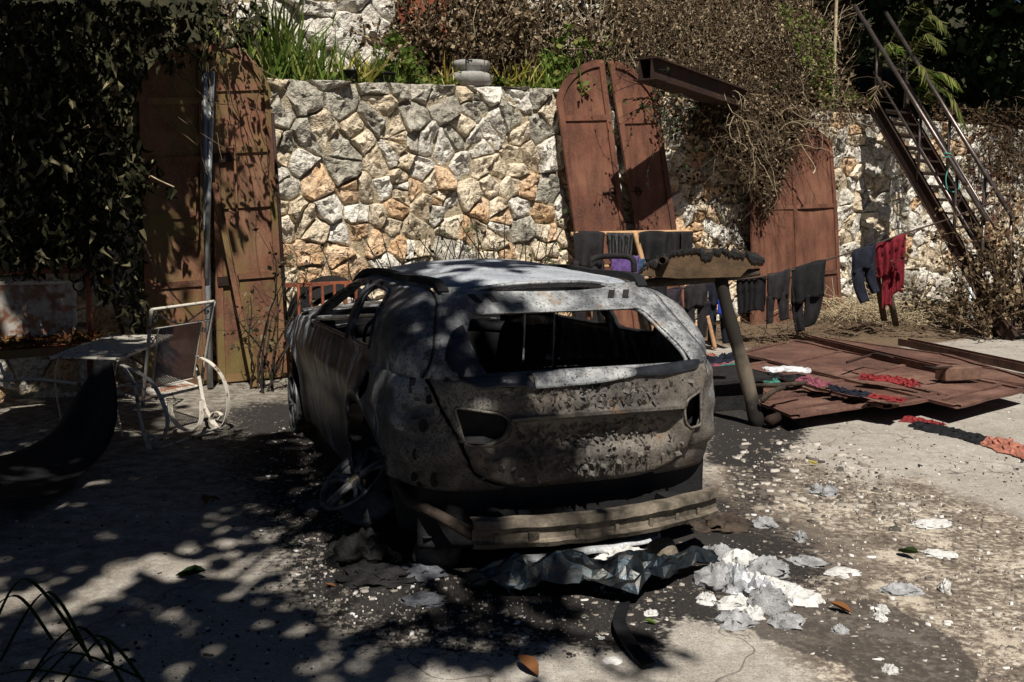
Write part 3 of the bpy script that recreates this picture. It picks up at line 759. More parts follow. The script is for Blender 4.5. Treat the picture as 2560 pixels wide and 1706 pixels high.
pts = [car(tail_u(a, b) + .016, a*.975, BELT + (b - BELT)*.985 + .004) for a, b in REAR_WIN]; mb = MB(); mb.tube(pts + [pts[0]], .012, 6, cap=False); mb.build('window_flange', M['pillar_ash'], tail, smooth=True)
mb = MB(); mb.band([car(tail_u(v_, .786) - .004, v_, .786 + .008*math.cos(v_*2.6)) for v_ in np.linspace(-.52, .40, 44)], .06, .014, car(1, 0, 0) - car(0, 0, 0)); mb.build('ledge_strip', M['burnt_paint'], tail)
# lamp rims and window rim
for k_, pl in enumerate((LAMP, LAMPR)):
    mb = MB(); pts = [car(tail_u(a, b) - .004, a, b) for a, b in pl]; mb.tube(pts + [pts[0]], .007, 6, cap=False)
    mb.build('lamp_rim', M['burnt_paint'], tail, smooth=True)
    mb = MB(); cx = sum(p[0] for p in pl)/len(pl); cz = sum(p[1] for p in pl)/len(pl)
    mb.grid([[car(tail_u(a, b) + .09 + .02*nz((a, b, k_), 9), cx + (a-cx)*1.1, cz + (b-cz)*1.1) for a, b in pl + [pl[0]]], [car(tail_u(cx, cz) + .12, cx, cz) for a in range(len(pl)+1)]])
    mb.build('lamp_backing', M['soot'], tail)
# latch remains, plate pocket lump
mb = MB(); mb.grid([[car(-.765 - .03*math.sin(math.pi*i/8)*math.sin(math.pi*j/8)*(.5 + abs(nz((i, j, 0), .9))) + .02, .02 + .075*(j/4 - 1)*(1 + .3*nz((i, j, 2), .8)), .60 + .065*(i/4 - 1)*(1 + .3*nz((i, j, 5), .8))) for j in range(9)] for i in range(9)]); mb.build('latch', M['char'], tail)
# scorched trim sheets below the window and glass left in its corner
def sheet_rear(pts_top, pts_bot, lift, name, mat, k=14, wav=.012, thick=.004):
    T = catmull(pts_top, 6); B = catmull(pts_bot, 6); n = min(len(T), len(B)); G = []
    for j in range(7):
        t = j/6; row = []
        for i in range(n):
            a = T[i*(len(T)-1)//(n-1)].lerp(B[i*(len(B)-1)//(n-1)], t); 
            a = a + Vector((-lift - wav * nz((a.y, a.z, 3), 7) - .01*math.sin(t*math.pi), 0, 0)); row.append(car(*a))
        G.append(row)
    m = MB(); m.grid(G); return m.build(name, mat, tail, smooth=True, thick=thick)
tv = lambda v, w, o=0.0: Vector((tail_u(v, w) - o, v, w))
sheet_rear([tv(.67, .975), tv(.645, 1.09), tv(.585, 1.17), tv(.52, 1.20)], [tv(.66, .965), tv(.55, .965), tv(.48, .985), tv(.50, 1.0)], .02, 'glass_remnant', M['scorched_glass'], wav=.006)
sheet_rear([tv(.62, .985), tv(.45, .99), tv(.30, .985)], [tv(.52, .93), tv(.38, .935), tv(.26, .925)], .028, 'trim_strip', M['scorched_glass'])
sheet_rear([tv(.27, .99), tv(.0, 1.0), tv(-.20, .995), tv(-.27, .985)], [tv(.27, .925), tv(.0, .93), tv(-.2, .945), tv(-.26, .955)], .03, 'trim_strip', M['pillar_ash'], wav=.02)
sheet_rear([tv(-.24, .985), tv(-.42, .995), tv(-.60, 1.005), tv(-.66, 1.0)], [tv(-.24, .955), tv(-.42, .945), tv(-.60, .955), tv(-.65, .97)], .03, 'trim_strip', M['scorched_glass'])
# curled paint flakes
rn = random.Random(5); fl = MB()
for i in range(800):
    v_ = rn.gauss(0, .30); w_ = rn.choice([rn.uniform(.50, .74), rn.uniform(.80, .93), rn.uniform(.55, .72)])
    if abs(v_) > tg_half(w_) - .04 or ((.36 < v_ < .67 or -.67 < v_ < -.51) and .64 < w_ < .87): continue
    rec = .062 * float(sstep(np.array([w_]), .545, .64)[0]) * (1 if w_ < .77 else 0) * (1 - float(sstep(np.array([abs(v_)]), .44, .56)[0]))
    s_ = rn.uniform(.007, .028); a_ = rn.uniform(0, 6.28); u_ = tail_u(v_, w_) + rec - .006
    d1 = (math.cos(a_)*s_, math.sin(a_)*s_); d2 = (-math.sin(a_)*s_*rn.uniform(.5, .9), math.cos(a_)*s_*rn.uniform(.5, .9)); cu = s_ * rn.uniform(.5, 1.2)
    fl.quad(car(u_ + .004, v_, w_), car(u_ - .3*cu, v_ + d1[0], w_ + d1[1]), car(u_ - cu, v_ + d1[0] + d2[0], w_ + d1[1] + d2[1]), car(u_ - .3*cu, v_ + d2[0], w_ + d2[1]))
setp(fl.build('paint_flakes', M['burnt_paint'], tail), kind='stuff')
# window frames on the flanks, pillar inserts
for side in (1, -1):
    for pl in SIDE_OPEN:
        pts = []
        for a, b in pl:
            k = (b - BELT) / max(roofw(a) - BELT, .01); k = min(max(k, 0), .98); pw = float(np.interp(a, [-.7, -.2, .3], [4.4, 3.6, 2.5]))
            vv = .845 * (1 - k**pw) ** (1/pw); pts.append(car(a, vv*side, b))
        mb = MB(); mb.tube(pts + [pts[0]], .014, 6, cap=False); mb.build('window_frame', M['soot'] if side < 0 else M['burnt_side'], CAR, smooth=True)
    # roof rail, sprung loose
    def rsurf(u_, v_):
        pw_ = float(np.interp(u_, [-.7, -.2, .3], [4.4, 3.6, 2.5])); return BELT + (roofw(u_) - BELT)*(1 - (v_/.85)**pw_)**(1/pw_)
    pts = catmull([(u_, v_, rsurf(u_, v_) + dz_) for u_, v_, dz_ in ((1.60, .60, .01), (1.3, .60, .025), (.9, .60, .035), (.4, .595, .035), (.0, .585, .035), (-.2, .565, .035), (-.28, .555, .01))], 6)
    mb = MB(); mb.band([car(p.x, p.y*side, p.z) for p in pts], .055, .035, car(0, 1, 0) - car(0, 0, 0)); mb.build('roof_rail', M['soot'], CAR, smooth=False)
# roof rear seam lip
mb = MB(); mb.band([car(-.315 + .10*(abs(t)**2.5), .55*t, 1.382 - .075*abs(t)**2.6) for t in np.linspace(-1, 1, 30)], .035, .016, car(1, 0, 0) - car(0, 0, 0)); mb.build('roof_lip', M['pillar_ash'], CAR, smooth=True)
mb = MB(); mb.band([car(-.338 + .10*(abs(t)**2.5), .545*t, 1.366 - .075*abs(t)**2.6) for t in np.linspace(-1, 1, 30)], .016, .018, car(1, 0, 0) - car(0, 0, 0)); mb.build('roof_gap', M['char'], CAR)
# rear under-panel in the shadow of the tailgate, with crash beam in front
mb = MB(); G = []
for w_ in np.linspace(.14, .47, 12): G.append([car(-.655 + .09*(abs(t)**3) + .012*nz((t, w_, 2), 6), .78*t, w_) for t in np.linspace(-1, 1, 40)])
mb.grid(G); mb.build('rear_panel', M['soot'], CAR, smooth=True, thick=.006)
beam = MB(); ts = np.linspace(.60, -.715, 60)
prof = [(0, .0), (-.035, .002), (-.045, .02), (-.02, .03), (-.02, .075), (-.045, .085), (-.035, .112), (0, .115), (.012, .118)]
G = []
for (du, dw) in prof:
    G.append([car(-.93 + .17*(t*1.25)**2 + du + .012*nz((t, dw, 1), 9), t, .215 + dw*1.15 + (.012 if t < 0 else 0)*abs(t) + .004*nz((t, dw, 5), 8)) for t in ts])
beam.grid(G); bm_o = beam.build('bumper_beam', M['beam_metal'], CAR, smooth=False, thick=.005)
for t in (.50, .33, .12, -.08, -.27, -.43, -.57):
    mb = MB(); u0 = -.93 + .17*(t*1.25)**2; mb.bar(car(u0 - .030, t, .235), car(u0 - .030, t, .285), .05 if t in (.33,) else .018, .016, car(-1, 0, 0) - car(0, 0, 0)); mb.build('beam_rib', M['beam_metal'], bm_o)
for s_ in (.46, -.50):
    mb = MB(); mb.bar(car(-.66, s_, .27), car(-.86, s_, .27), .10, .10); mb.build('beam_bracket', M['soot'], CAR)
mb = MB(); mb.tube([car(-.83, .585, .27), car(-.70, .70, .33), car(-.5, .80, .36), car(-.35, .82, .40)], [.03, .028, .03, .02], 7); mb.build('bent_bracket', M['char_wood'], CAR, smooth=True)
# corner sockets where the lamps were
for side in (1,):
    for (a, b, r) in ((.775, .76, .026), (.80, .62, .022), (.745, .88, .018), (.72, .50, .03), (.80, .50, .018)):
        mb = MB(); u_ = tail_u(a, b); Mx = Matrix.Rotation(math.pi/2, 3, 'X'); Mx = Matrix.Rotation(CARYAW + side*.7, 3, 'Z') @ Mx
        mb.lathe(car(u_ + .022, a*side, b), [(r*.1, .004), (r*.75, .006), (r, .012), (r*1.25, .0)], 14, Mx); mb.build('bolt_socket', M['soot'], CAR, smooth=True)
# floor, wheel wells, bonnet, bulkhead
mb = MB(); G = []
for u_ in np.linspace(-.6, 2.4, 30): G.append([car(u_, v_, .20 + .10*math.exp(-(v_/.14)**2) + .012*nz((u_, v_, 0), 5)) for v_ in np.linspace(-.76, .76, 20)])
mb.grid(G); mb.build('floor_pan', M['soot'], CAR, smooth=True, thick=.006)
mb = MB(); G = []
for u_ in np.linspace(2.25, 3.2, 16): G.append([car(u_, v_, .95 + .06*math.sin((u_-2.25)*2.6) - .05*(v_/.75)**2 + .02*nz((u_, v_, 0), 4)) for v_ in np.linspace(-.74, .74, 24)])
mb.grid(G); mb.build('bonnet', M['burnt_side'], CAR, smooth=True, thick=.006)
mb = MB(); G = []
for u_ in np.linspace(0, 1, 10): G.append([car(2.35 - .1*u_, v_, .3 + .65*u_) for v_ in np.linspace(-.74, .74, 10)])
mb.grid(G); mb.build('bulkhead', M['soot'], CAR, thick=.006)
for uc in (AXR, AXF):
    for side in (1, -1):
        mb = MB(); G = []
        for r_, vv in ((.435, .80), (.435, .62), (.40, .52), (.05, .50)): G.append([car(uc + r_*math.cos(a), side*vv, .33 + r_*math.sin(a)) for a in np.linspace(-.35, math.pi + .35, 22)])
        mb.grid(G); mb.build('wheel_well', M['soot'], CAR, smooth=True, thick=.005)
# interior: seat frames, dash bar, wheel, belts
for v_ in (.36, -.36):
    mb = MB(); mb.tube(catmull([car(1.15, v_ + .2, .42), car(.95, v_ + .2, .70), car(.82, v_ + .19, 1.02), car(.80, v_ + .08, 1.10), car(.80, v_ - .08, 1.10), car(.82, v_ - .19, 1.02), car(.95, v_ - .2, .70), car(1.15, v_ - .2, .42)], 5), .018, 6)
    for k in range(4): mb.tube([car(.86 + .05*k, v_ - .18, .95 - .12*k), car(.86 + .05*k, v_ + .18, .95 - .12*k)], .006, 5)
    mb.tube([car(.78, v_ - .07, 1.1), car(.76, v_ - .06, 1.24), car(.76, v_ + .06, 1.24), car(.78, v_ + .07, 1.1)], .012, 6)
    mb.build('seat_frame', M['soot'], CAR, smooth=True)
    mb = MB(); G = [[car(.88 + .3*j/6, v_ + .17*t, 1.02 - .55*j/6 + .01*nz((t, j, 0), 3)) for t in np.linspace(-1, 1, 8)] for j in range(7)]; mb.grid(G); mb.build('seat_pan', M['char'], CAR, smooth=True, thick=.01)
mb = MB(); mb.tube(catmull([car(.10, .60, .45), car(.02, .60, .80), car(.0, .55, .90), car(.0, -.55, .90), car(.02, -.60, .80), car(.1, -.60, .45)], 5), .018, 6)
for k in range(9): mb.tube([car(.06, -.5 + .125*k, .45), car(.0, -.5 + .125*k, .90)], .006, 5)
mb.build('rear_seat_frame', M['soot'], CAR, smooth=True)
mb = MB(); G = [[car(.03 + .05*j/5 + .02*nz((t, j, 3), 2), .56*t, .88 - .4*j/5) for t in np.linspace(-1, 1, 14)] for j in range(6)]; mb.grid(G); mb.build('rear_seat_back', M['char'], CAR, smooth=True, thick=.01)
mb = MB(); mb.tube(catmull([car(2.0, .74, .86), car(2.05, .3, .90), car(2.05, -.3, .90), car(2.0, -.74, .86)], 6), .05, 8); mb.build('dash_bar', M['soot'], CAR, smooth=True)
mb = MB(); mb.tube([car(1.72 + .06*math.sin(a), .36 + .17*math.cos(a), .86 + .16*math.sin(a)) for a in np.linspace(0, 2*math.pi, 25)], .012, 6, cap=False); mb.tube([car(1.72, .36, .86), car(2.0, .36, .80)], .02, 6); mb.build('steering_wheel', M['soot'], CAR, smooth=True)
for (v_, u_, a, b) in ((.13, -.30, 1.34, .97), (-.12, -.1, 1.38, .9), (.56, .55, 1.2, .5)):
    mb = MB(); mb.tube(catmull([car(u_, v_, a), car(u_ - .03, v_ + .012, (a+b)/2), car(u_ + .02, v_, b)], 6), .006, 5)
    mb.build('hanging_wire', M['grey_ash'], CAR, smooth=True)
# wheels: bare alloy rims
def wheel(c, axis, roll, label=None):
    ax = Vector(axis).normalized(); X = ax.orthogonal().normalized() if abs(ax.z) > .95 else ax.cross(Vector((0, 0, 1))).normalized(); Y = ax.cross(X); R3 = Matrix((X, Y, ax)).transposed()
    c = Vector(c); mb = MB()
    mb.lathe(c, [(.222, -.09), (.235, -.085), (.205, -.06), (.185, -.02), (.19, .06), (.205, .085), (.238, .095), (.240, .105), (.228, .108), (.208, .098), (.20, .08)], 40, R3)
    rim = mb.build('wheel', M['sooty_alloy'], CAR, smooth=True, thick=.004)
    if label: rim['label'] = label
    for k in range(5):
        a = roll + k * 2*math.pi/5
        for da in (-.13, .13):
            mb = MB(); e = lambda r, t, z: c + R3 @ Vector((r*math.cos(t), r*math.sin(t), z))
            mb.tube([e(.045, a + da*1.5, .085), e(.12, a + da*.9, .095), e(.205, a + da*1.1, .09)], [.022, .016, .02], 6); mb.build('spoke', M['sooty_alloy'], rim, smooth=True)
    mb = MB(); mb.lathe(c, [(.0, .095), (.03, .1), (.055, .09), (.06, .05), (.05, -.03)], 20, R3); mb.build('hub', M['beam_metal'], rim, smooth=True)
    mb = MB(); mb.lathe(c, [(.04, -.06), (.15, -.06), (.15, -.08), (.04, -.08)], 28, R3); mb.build('brake_disc', M['rust_dark'], rim)
    return rim
ld = car(0, 1, 0) - car(0, 0, 0)
wheel(gnd(912, 1222, .17), Vector((-.52, -.34, .74)), .3, 'tilted alloy rim at the rear left, tyre burnt away')
wheel(car(AXR, -.76, .235), -ld, .9); wheel(car(AXF, .76, .235), ld, .2); wheel(car(AXF, -.76, .235), -ld, .5)

# weather-strip channel along the tailgate seam and the vent slots above the window
for side in (1, -1):
    mb = MB(); mb.band(catmull([car(tail_u(tg_half(w_) + .008, w_) - .004, (tg_half(w_) + .008)*side, w_) for w_ in np.linspace(.975, 1.335, 10)], 4), .030, .016, car(.25, side, 0) - car(0, 0, 0)); mb.build('seam_channel', M['pillar_ash'], CAR, smooth=True)
    mb = MB(); mb.tube(catmull([car(tail_u(tg_half(w_) + .026, w_) - .004, (tg_half(w_) + .026)*side, w_) for w_ in np.linspace(.975, 1.335, 10)], 4), .009, 5); mb.build('seam_gap', M['char'], CAR, smooth=True)
    for (a, b) in ((.30, .335), (.385, .42)):
        mb = MB(); f = lambda v_, w_: car(tail_u(v_, w_) - .010, v_*side, w_ + .010); mb.poly([f(a, 1.288), f(b, 1.288), f(b + .028, 1.325), f(a + .028, 1.325)], .004, car(-1, 0, .8) - car(0, 0, 0)); mb.build('vent_slot', M['char'], tail)
# ================================================================== IRON DOORS AND METALWORK
def S(x, y): return (x * 1.088, y * 1.088)
def dpt(x, y, b, z=None):
    P = onwall(*S(x, y), b)
    if z is not None: P.z = z
    return P
def door_leaf(name, BL, BR, TR, TL, arch, rs, rails, label, mat='rust_door', stile=.07, group=None, cat='door', proud=.028, bend=0.0, parent=None, hooks=(), mid=False):
    """BL BR bottom, TL TR corners of the bounding quad; arch 'L','R','B' or None; rs spring height 0..1; rails list of r"""
    BL, BR, TR, TL = map(Vector, (BL, BR, TR, TL))
    def Q(s, r): return (BL.lerp(BR, s)).lerp(TL.lerp(TR, s), r)
    N = (BR - BL).cross(TL - BL).normalized()
    if N.dot(Vector((0, 0, CAM_H)) - BL) < 0: N = -N
    Wd = (BR - BL).length; Ht = (TL - BL).length
    def top(s):
        s = min(max(s, 0), 1)
        if arch == 'L': return rs + (1-rs) * math.sqrt(max(0, 1 - (1-s)**2))
        if arch == 'R': return rs + (1-rs) * math.sqrt(max(0, 1 - s**2))
        if arch == 'B': return rs + (1-rs) * math.sqrt(max(0, 1 - (2*s-1)**2))
        return 1.0
    sd = (BL.x*3.1 + BL.y) % 7
    def P(s, r, o=0.0): return Q(s, r) + N * (o + .010*nz((s*2, r*5, sd), 1.7) + bend * math.sin(r*math.pi) * .04 + bend*.02*math.sin(s*7))
    root = parent or thing(name, BL.lerp(BR, .5), label, cat, group)
    mb = MB(); ns, nr = 14, 40
    ss = [.5 - .5*math.cos(math.pi*i/ns) for i in range(ns+1)]
    mb.grid([[P(s, top(s)*j/nr, 0) for s in ss] for j in range(nr+1)]); mb.build('panel', M[mat], root, smooth=True, thick=.008)
    def ribbon(nm, path, width, h=proud):
        """raised flat bar following (s,r) path"""
        m = MB(); n = len(path); L = []
        for k, (s, r) in enumerate(path):
            a = path[max(k-1, 0)]; b = path[min(k+1, n-1)]; dx, dy = (b[0]-a[0])*Wd, (b[1]-a[1])*Ht; l = math.hypot(dx, dy) or 1
            ox, oy = -dy/l*width/2/Wd, dx/l*width/2/Ht
            L.append([P(s-ox, r-oy, .004), P(s-ox, r-oy, h), P(s+ox, r+oy, h), P(s+ox, r+oy, .004)])
        m.grid([[L[k][j] for j in range(4)] for k in range(n)])
        i0 = 0
        return m.build(nm, M[mat], root)
    e = stile/2/Wd; eb = stile/2/Ht
    ribbon('stile', [(e, eb + (top(e)-2*eb)*k/12) for k in range(13)], stile); ribbon('stile', [(1-e, eb + (top(1-e)-2*eb)*k/12) for k in range(13)], stile)
    ribbon('rail', [(2*e, eb), (.5, eb), (1-2*e, eb)], stile, proud*.95)
    if arch:
        lo, hi = (0.02, 1-2*e) if arch == 'L' else ((2*e, .98) if arch == 'R' else (.02, .98))
        ribbon('arch_rim', [(lo + (hi-lo)*(.5 - .5*math.cos(math.pi*k/24)), top(lo + (hi-lo)*(.5 - .5*math.cos(math.pi*k/24))) - eb) for k in range(25)], stile, proud*1.04)
    else:
        ribbon('rail', [(2*e, 1-eb), (.5, 1-eb), (1-2*e, 1-eb)], stile, proud*.95)
    for r in rails: ribbon('rail', [(2*e, r), (.5, r), (1-2*e, r)], stile*.8, proud*.9)
    if mid: ribbon('centre_stile', [(.5, 2*eb + (top(.5)-3*eb)*k/12) for k in range(13)], stile*1.1, proud*1.1)
    for (s, r, ln) in hooks:
        m = MB(); p = P(s, r, .03); d = (Q(s, r) - Q(s, r-.01)).normalized()
        S_ = (BR - BL).normalized()
        m.tube(catmull([p - S_*.07 + N*.0, p - S_*.02 + N*.05, p + N*.05, p - d*ln*.5 + N*.04, p - d*ln + N*.04, p - d*(ln+.05) - S_*.04 + N*.07, p - d*(ln+.02) - S_*.09 + N*.06], 5), .013, 7)
        m.build('hook', M['rust_old'], root, smooth=True)
    return root, P
# --- left double door standing against the wall, old and mossy
dl, PL = door_leaf('iron_door', dpt(338, 880, .30, .02), dpt(484, 880, .30, .02), dpt(470, 95, .13), dpt(312, 95, .13), 'L', .80, [.30, .50, .66, .83], 'old rusty arched iron door, left leaf of the pair behind the white chair', 'rust_old', .075, hooks=[(.8, .60, .55)])
dr, PR = door_leaf('iron_door', dpt(500, 870, .32, .02), dpt(658, 862, .32, .02), dpt(610, 88, .13), dpt(478, 92, .13), 'R', .80, [.31, .52, .68, .86], 'mossy arched iron door with a long hook, right of the grey pipes', 'rust_old', .075, hooks=[(.33, .685, .60)])
for (s, r) in ((.2, .66), (.25, .3)):
    m = MB(); m.bar(PR(.02, r, .035), PR(.34, r, .035), .09, .02, WN); m.build('strap', M['rust_dark'], dr)
# --- centre pair, two loose leaves leaning on the wall
c1, PC1 = door_leaf('iron_door', dpt(1357, 818, .55, .02), dpt(1470, 812, .55, .02), dpt(1384, 138, .14), dpt(1264, 138, .14), 'L', .815, [.27, .30, .80], 'leaning arched rust red iron door with a ring latch, left of the centre pair', 'rust_door', .085)
c2, PC2 = door_leaf('iron_door', dpt(1500, 812, .46, .02), dpt(1586, 808, .46, .02), dpt(1496, 140, .12), dpt(1396, 140, .12), 'R', .80, [.27, .79], 'leaning arched rust red iron door crossed by the shadow of the beam', 'rust_door', .085)
for P_, s, rt in ((PC1, .80, c1), (PC2, .16, c2)):
    m = MB(); m.bar(P_(s-.16, .54, .02), P_(s+.14, .54, .02), .022, .014, WN); m.tube([P_(s + .055*math.cos(a), .54 + .014*math.sin(a), .045) for a in np.linspace(0, 6.283, 14)], .011, 6, cap=False); m.build('ring_latch', M['rust_dark'], rt, smooth=True)
m = MB(); m.poly([PC1(.70, .24, .03), PC1(1.0, .24, .03), PC1(1.0, .285, .03), PC1(.70, .285, .03)], .02, WN); m.build('patch_plate', M['rust_door'], c1)
# --- right double door with the washing in front
r1, PR1 = door_leaf('iron_door', dpt(1724, 752, .42, .03), dpt(1930, 748, .42, .03), dpt(1903, 283, .16), dpt(1718, 283, .16), 'B', .86, [.25, .585], 'wide rust red iron door with flat arched top behind the black washing', 'rust_door', .075, bend=.8, mid=True)
m = MB(); m.bar(PR1(.52, .22, .03), PR1(.70, .22, .03), .07, .02, WN); m.build('bolt_plate', M['rust_door'], r1)
# --- far right door behind the stair
r2, PR2 = door_leaf('iron_door', dpt(2238, 735, .05, .05), dpt(2330, 728, .05, .05), dpt(2312, 300, .05), dpt(2222, 300, .05), 'B', .9, [.3, .58], 'narrow rust red iron door half hidden behind the stair', 'rust_door', .07, mid=True)
# --- red panel up on the terrace
ub = UB + .22
u1, PU1 = door_leaf('iron_door', onwall(*S(930, 172), ub), onwall(*S(1040, 176), ub), onwall(*S(1020, -60), ub), onwall(*S(905, -60), ub), None, 1, [.45], 'red iron door panel standing on the terrace among dry weeds', 'rust_bright', .07)
# --- galvanised pipes and bars leaning in the left doorway
def pole(name, pts, r, mat, label, cat, n=9, group=None):
    m = MB(); m.tube(pts, r, n); return setp(m.build(name, M[mat], None, smooth=True, loc=Vector(pts[0])), label, cat, group)
pole('leaning_pipe', [dpt(482, 875, .55, .02), dpt(474, 500, .38), dpt(470, 165, .26)], .030, 'galvanised', 'long grey galvanised pipe, the left one of two leaning on the iron door', 'pipe')
pole('leaning_pipe', [dpt(474, 640, .50), dpt(487, 165, .26)], .026, 'galvanised', 'grey galvanised pipe, the right one of two crossing at the iron door', 'pipe')
pole('reinforcing_bar', [dpt(664, 850, .42, .02), dpt(641, 480, .30), dpt(626, 260, .24)], .018, 'rust_dark', 'thin dark ribbed steel bar leaning beside the mossy iron door', 'bar')
m = MB(); a_, b_ = dpt(585, 870, .75, .02), dpt(492, 420, .36); m.bar(a_, b_, .055, .008, WN); m.bar(a_ + WT*.03, b_ + WT*.03, .008, .05, WN)
setp(m.build('angle_iron', M['rust_old'], None, loc=a_), 'bent brown rusty angle iron slanting across the mossy iron door', 'bar')
# --- I-beam jutting from the vines
e0 = at(*S(1482, 158), 12.0); e1 = at(*S(1700, 232), 14.3)
d = (e1 - e0).normalized(); Nup = Vector((0, 0, 1)); m = MB()
h_, w_ = .24, .32
m.bar(e0 + Nup*h_/2, e1 + Nup*h_/2, w_, .018); m.bar(e0 - Nup*h_/2, e1 - Nup*h_/2, w_, .018); sd_ = d.cross(Nup).normalized()*.08; m.bar(e0 + sd_, e1 + sd_, .014, h_ - .02); m.bar(e0 - sd_, e1 - sd_, .014, h_ - .02)
setp(m.build('steel_beam', M['rust_dark'], None, loc=e1), 'dark rusty steel beam jutting out of the vines above the doors', 'beam')

# ================================================================== IRON STAIR
ST = thing('iron_stair', gnd(*S(2290, 742)), 'steep open iron stair with pipe handrails climbing the wall', 'stair')
sb = gnd(*S(2262, 775)); 
# foot well out from the wall, top on the terrace edge
foot = gnd(*S(2360, 768)); topc = onwall(*S(2030, 258), .05)
def spt(px, py, Y): return at(*S(px, py), Y)
topL, topR = spt(2005, 239, 16.3), spt(2074, 249, 16.55)
botL, botR = spt(2194, 561, 14.5), spt(2264, 572, 14.75)
dirL = (botL - topL); k_ = (-.0 - topL.z) / dirL.z; botL = topL + dirL * k_; dirR = (botR - topR); botR = topR + dirR * ((-.0 - topR.z) / dirR.z)
acr = (topR - topL).normalized()
for A, B in ((topL, botL), (topR, botR)):
    m = MB(); d = (B - A).normalized(); nn = acr.cross(d).normalized(); m.bar(A, B, .03, .20, nn); m.bar(A + nn*.10, B + nn*.10, .07, .014, nn); m.bar(A - nn*.10, B - nn*.10, .07, .014, nn); m.build('stringer', M['rust_dark'], ST)
ntr = 17
for k in range(ntr):
    t = (k + .5) / ntr; a = topL.lerp(botL, t); b = topR.lerp(botR, t); c = (a+b)/2; m = MB()
    m.bar(a + acr*.02, b - acr*.02, .23, .03); m.build('tread', M['rust_dark'], ST)
for side, (A, B) in enumerate(((topL, botL), (topR, botR))):
    up = Vector((0, 0, 1)); hh = 1.0
    A2 = A + (A - B) * .18; m = MB(); m.tube([A2 + up*hh, A.lerp(B, .82) + up*hh], .034, 9); m.build('handrail', M['steel_pipe'], ST, smooth=True)
    m = MB(); m.tube([A + up*.5, A.lerp(B, .95) + up*.5], .022, 8); m.build('midrail', M['steel_pipe'], ST, smooth=True)
    for t in (.02, .36, .62, .80): m = MB(); p = A.lerp(B, t); m.tube([p, p + up*hh], .024, 8); m.build('baluster', M['steel_pipe'], ST, smooth=True)
# green cord knotted on the rail
p = topL.lerp(botL, .55) + Vector((0, 0, 1.0)); rc = random.Random(3); m = MB()
pts = [p + Vector((.05*math.cos(a*2.2), .05*math.sin(a*2.2), .03*math.sin(a) )) for a in np.linspace(0, 6, 16)] + [p + Vector((.02*math.sin(z*14), -.04, -z)) for z in np.linspace(.04, .5, 10)] + [p + Vector((.10 + .08*math.cos(a), -.04, -.45 + .08*math.sin(a))) for a in np.linspace(3, 8, 10)]
m.tube(pts, .010, 5); setp(m.build('tied_cord', M['cord_green'], None, smooth=True, loc=p), 'pale green cord knotted round the stair handrail', 'cord')

# ================================================================== FALLEN DOORS ON THE GROUND
def slab(corners, z0, label, name='fallen_iron_door', tilt=None, rails=(.33, .66), mat='rust_flat', stile=.08, closed=True):
    """corners: 4 pixel corners (near-left, near-right, far-right, far-left in z8 zoom px) with heights"""
    P4 = [gnd(1400 + x/2.028, 550 + y/2.028, z) for (x, y), z in zip(corners, z0)]
    c = sum(P4, Vector((0, 0, 0)))/4
    return door_leaf(name, P4[0], P4[1], P4[2], P4[3], None, 1, rails, label, mat, stile, proud=.022)
slab([(1180, 1008), (1590, 946), (1180, 838), (870, 880)], [.12, .12, .07, .06], 'fallen flat iron door nearest the charred post, edge raised off the concrete', rails=(.22, .6))
slab([(1652, 958), (1990, 900), (1180, 700), (900, 745)], [.15, .14, .06, .06], 'long fallen iron door in the middle of the pile, lying towards the camera', rails=(.06, .45, .75))
slab([(2012, 958), (2380, 868), (1190, 612), (900, 680)], [.15, .13, .07, .07], 'rightmost fallen iron door with the loose brick lying on it', rails=(.08, .42, .72))
slab([(2060, 800), (2620, 880), (1980, 690), (1240, 585)], [.08, .08, .07, .07], 'rear fallen iron door behind the loose brick', rails=(.5,))
def zz8(x, y, z=0.): return gnd(1400 + x/2.028, 550 + y/2.028, z)
def loosebar(name, pts, w, h, mat, label, cat='bar'):
    m = MB()
    for i in range(len(pts)-1): m.bar(pts[i], pts[i+1], w, h)
    return setp(m.build(name, M[mat], None, loc=pts[0]), label, cat)
def channel(p0, p1, w, h, mat, label):
    m = MB(); s = (p1-p0).normalized().cross(Vector((0, 0, 1))).normalized(); z = Vector((0, 0, h/2))
    m.bar(p0 - z, p1 - z, w, .012); m.bar(p0 + s*(w/2 - .006), p1 + s*(w/2 - .006), .012, h - .014); m.bar(p0 - s*(w/2 - .006), p1 - s*(w/2 - .006), .012, h - .014)
    return setp(m.build('steel_channel', M[mat], None, loc=p0), label, 'beam')
channel(zz8(1740, 615, .10), zz8(2500, 775, .10), .15, .09, 'rust_flat', 'long rusty steel channel lying behind the fallen doors')
channel(zz8(1255, 597, .13), zz8(1960, 762, .17), .10, .07, 'rust_flat', 'rusty steel channel lying across the fallen doors up to the brick')
m = MB(); m.box(zz8(2020, 775, .22), (.40, .16, .13), .25); br_ = m.build('loose_brick', M['brick_block'], None, loc=zz8(2020, 775, .24)); setp(br_, 'brown brick block lying on the fallen doors', 'brick')
md = br_.modifiers.new('b', 'BEVEL'); md.width = .012; md.segments = 2
pole('iron_rod', catmull([zz8(1455, 722, .26), zz8(1560, 690, .25), zz8(1610, 680, .28), zz8(1690, 700, .26)], 5), .014, 'rust_dark', 'bent iron rod lying on the long fallen door', 'rod')
pole('iron_rod', catmull([zz8(1850, 748, .28), zz8(1900, 752, .30), zz8(1985, 748, .28)], 5), .016, 'rust_dark', 'short iron rod beside the brick block', 'rod')
pole('charred_branch', catmull([zz8(985, 842, .25), zz8(1100, 838, .29), zz8(1240, 828, .27)], 5), [.02]*11, 'char_wood', 'charred stick lying flat behind the post foot', 'stick')
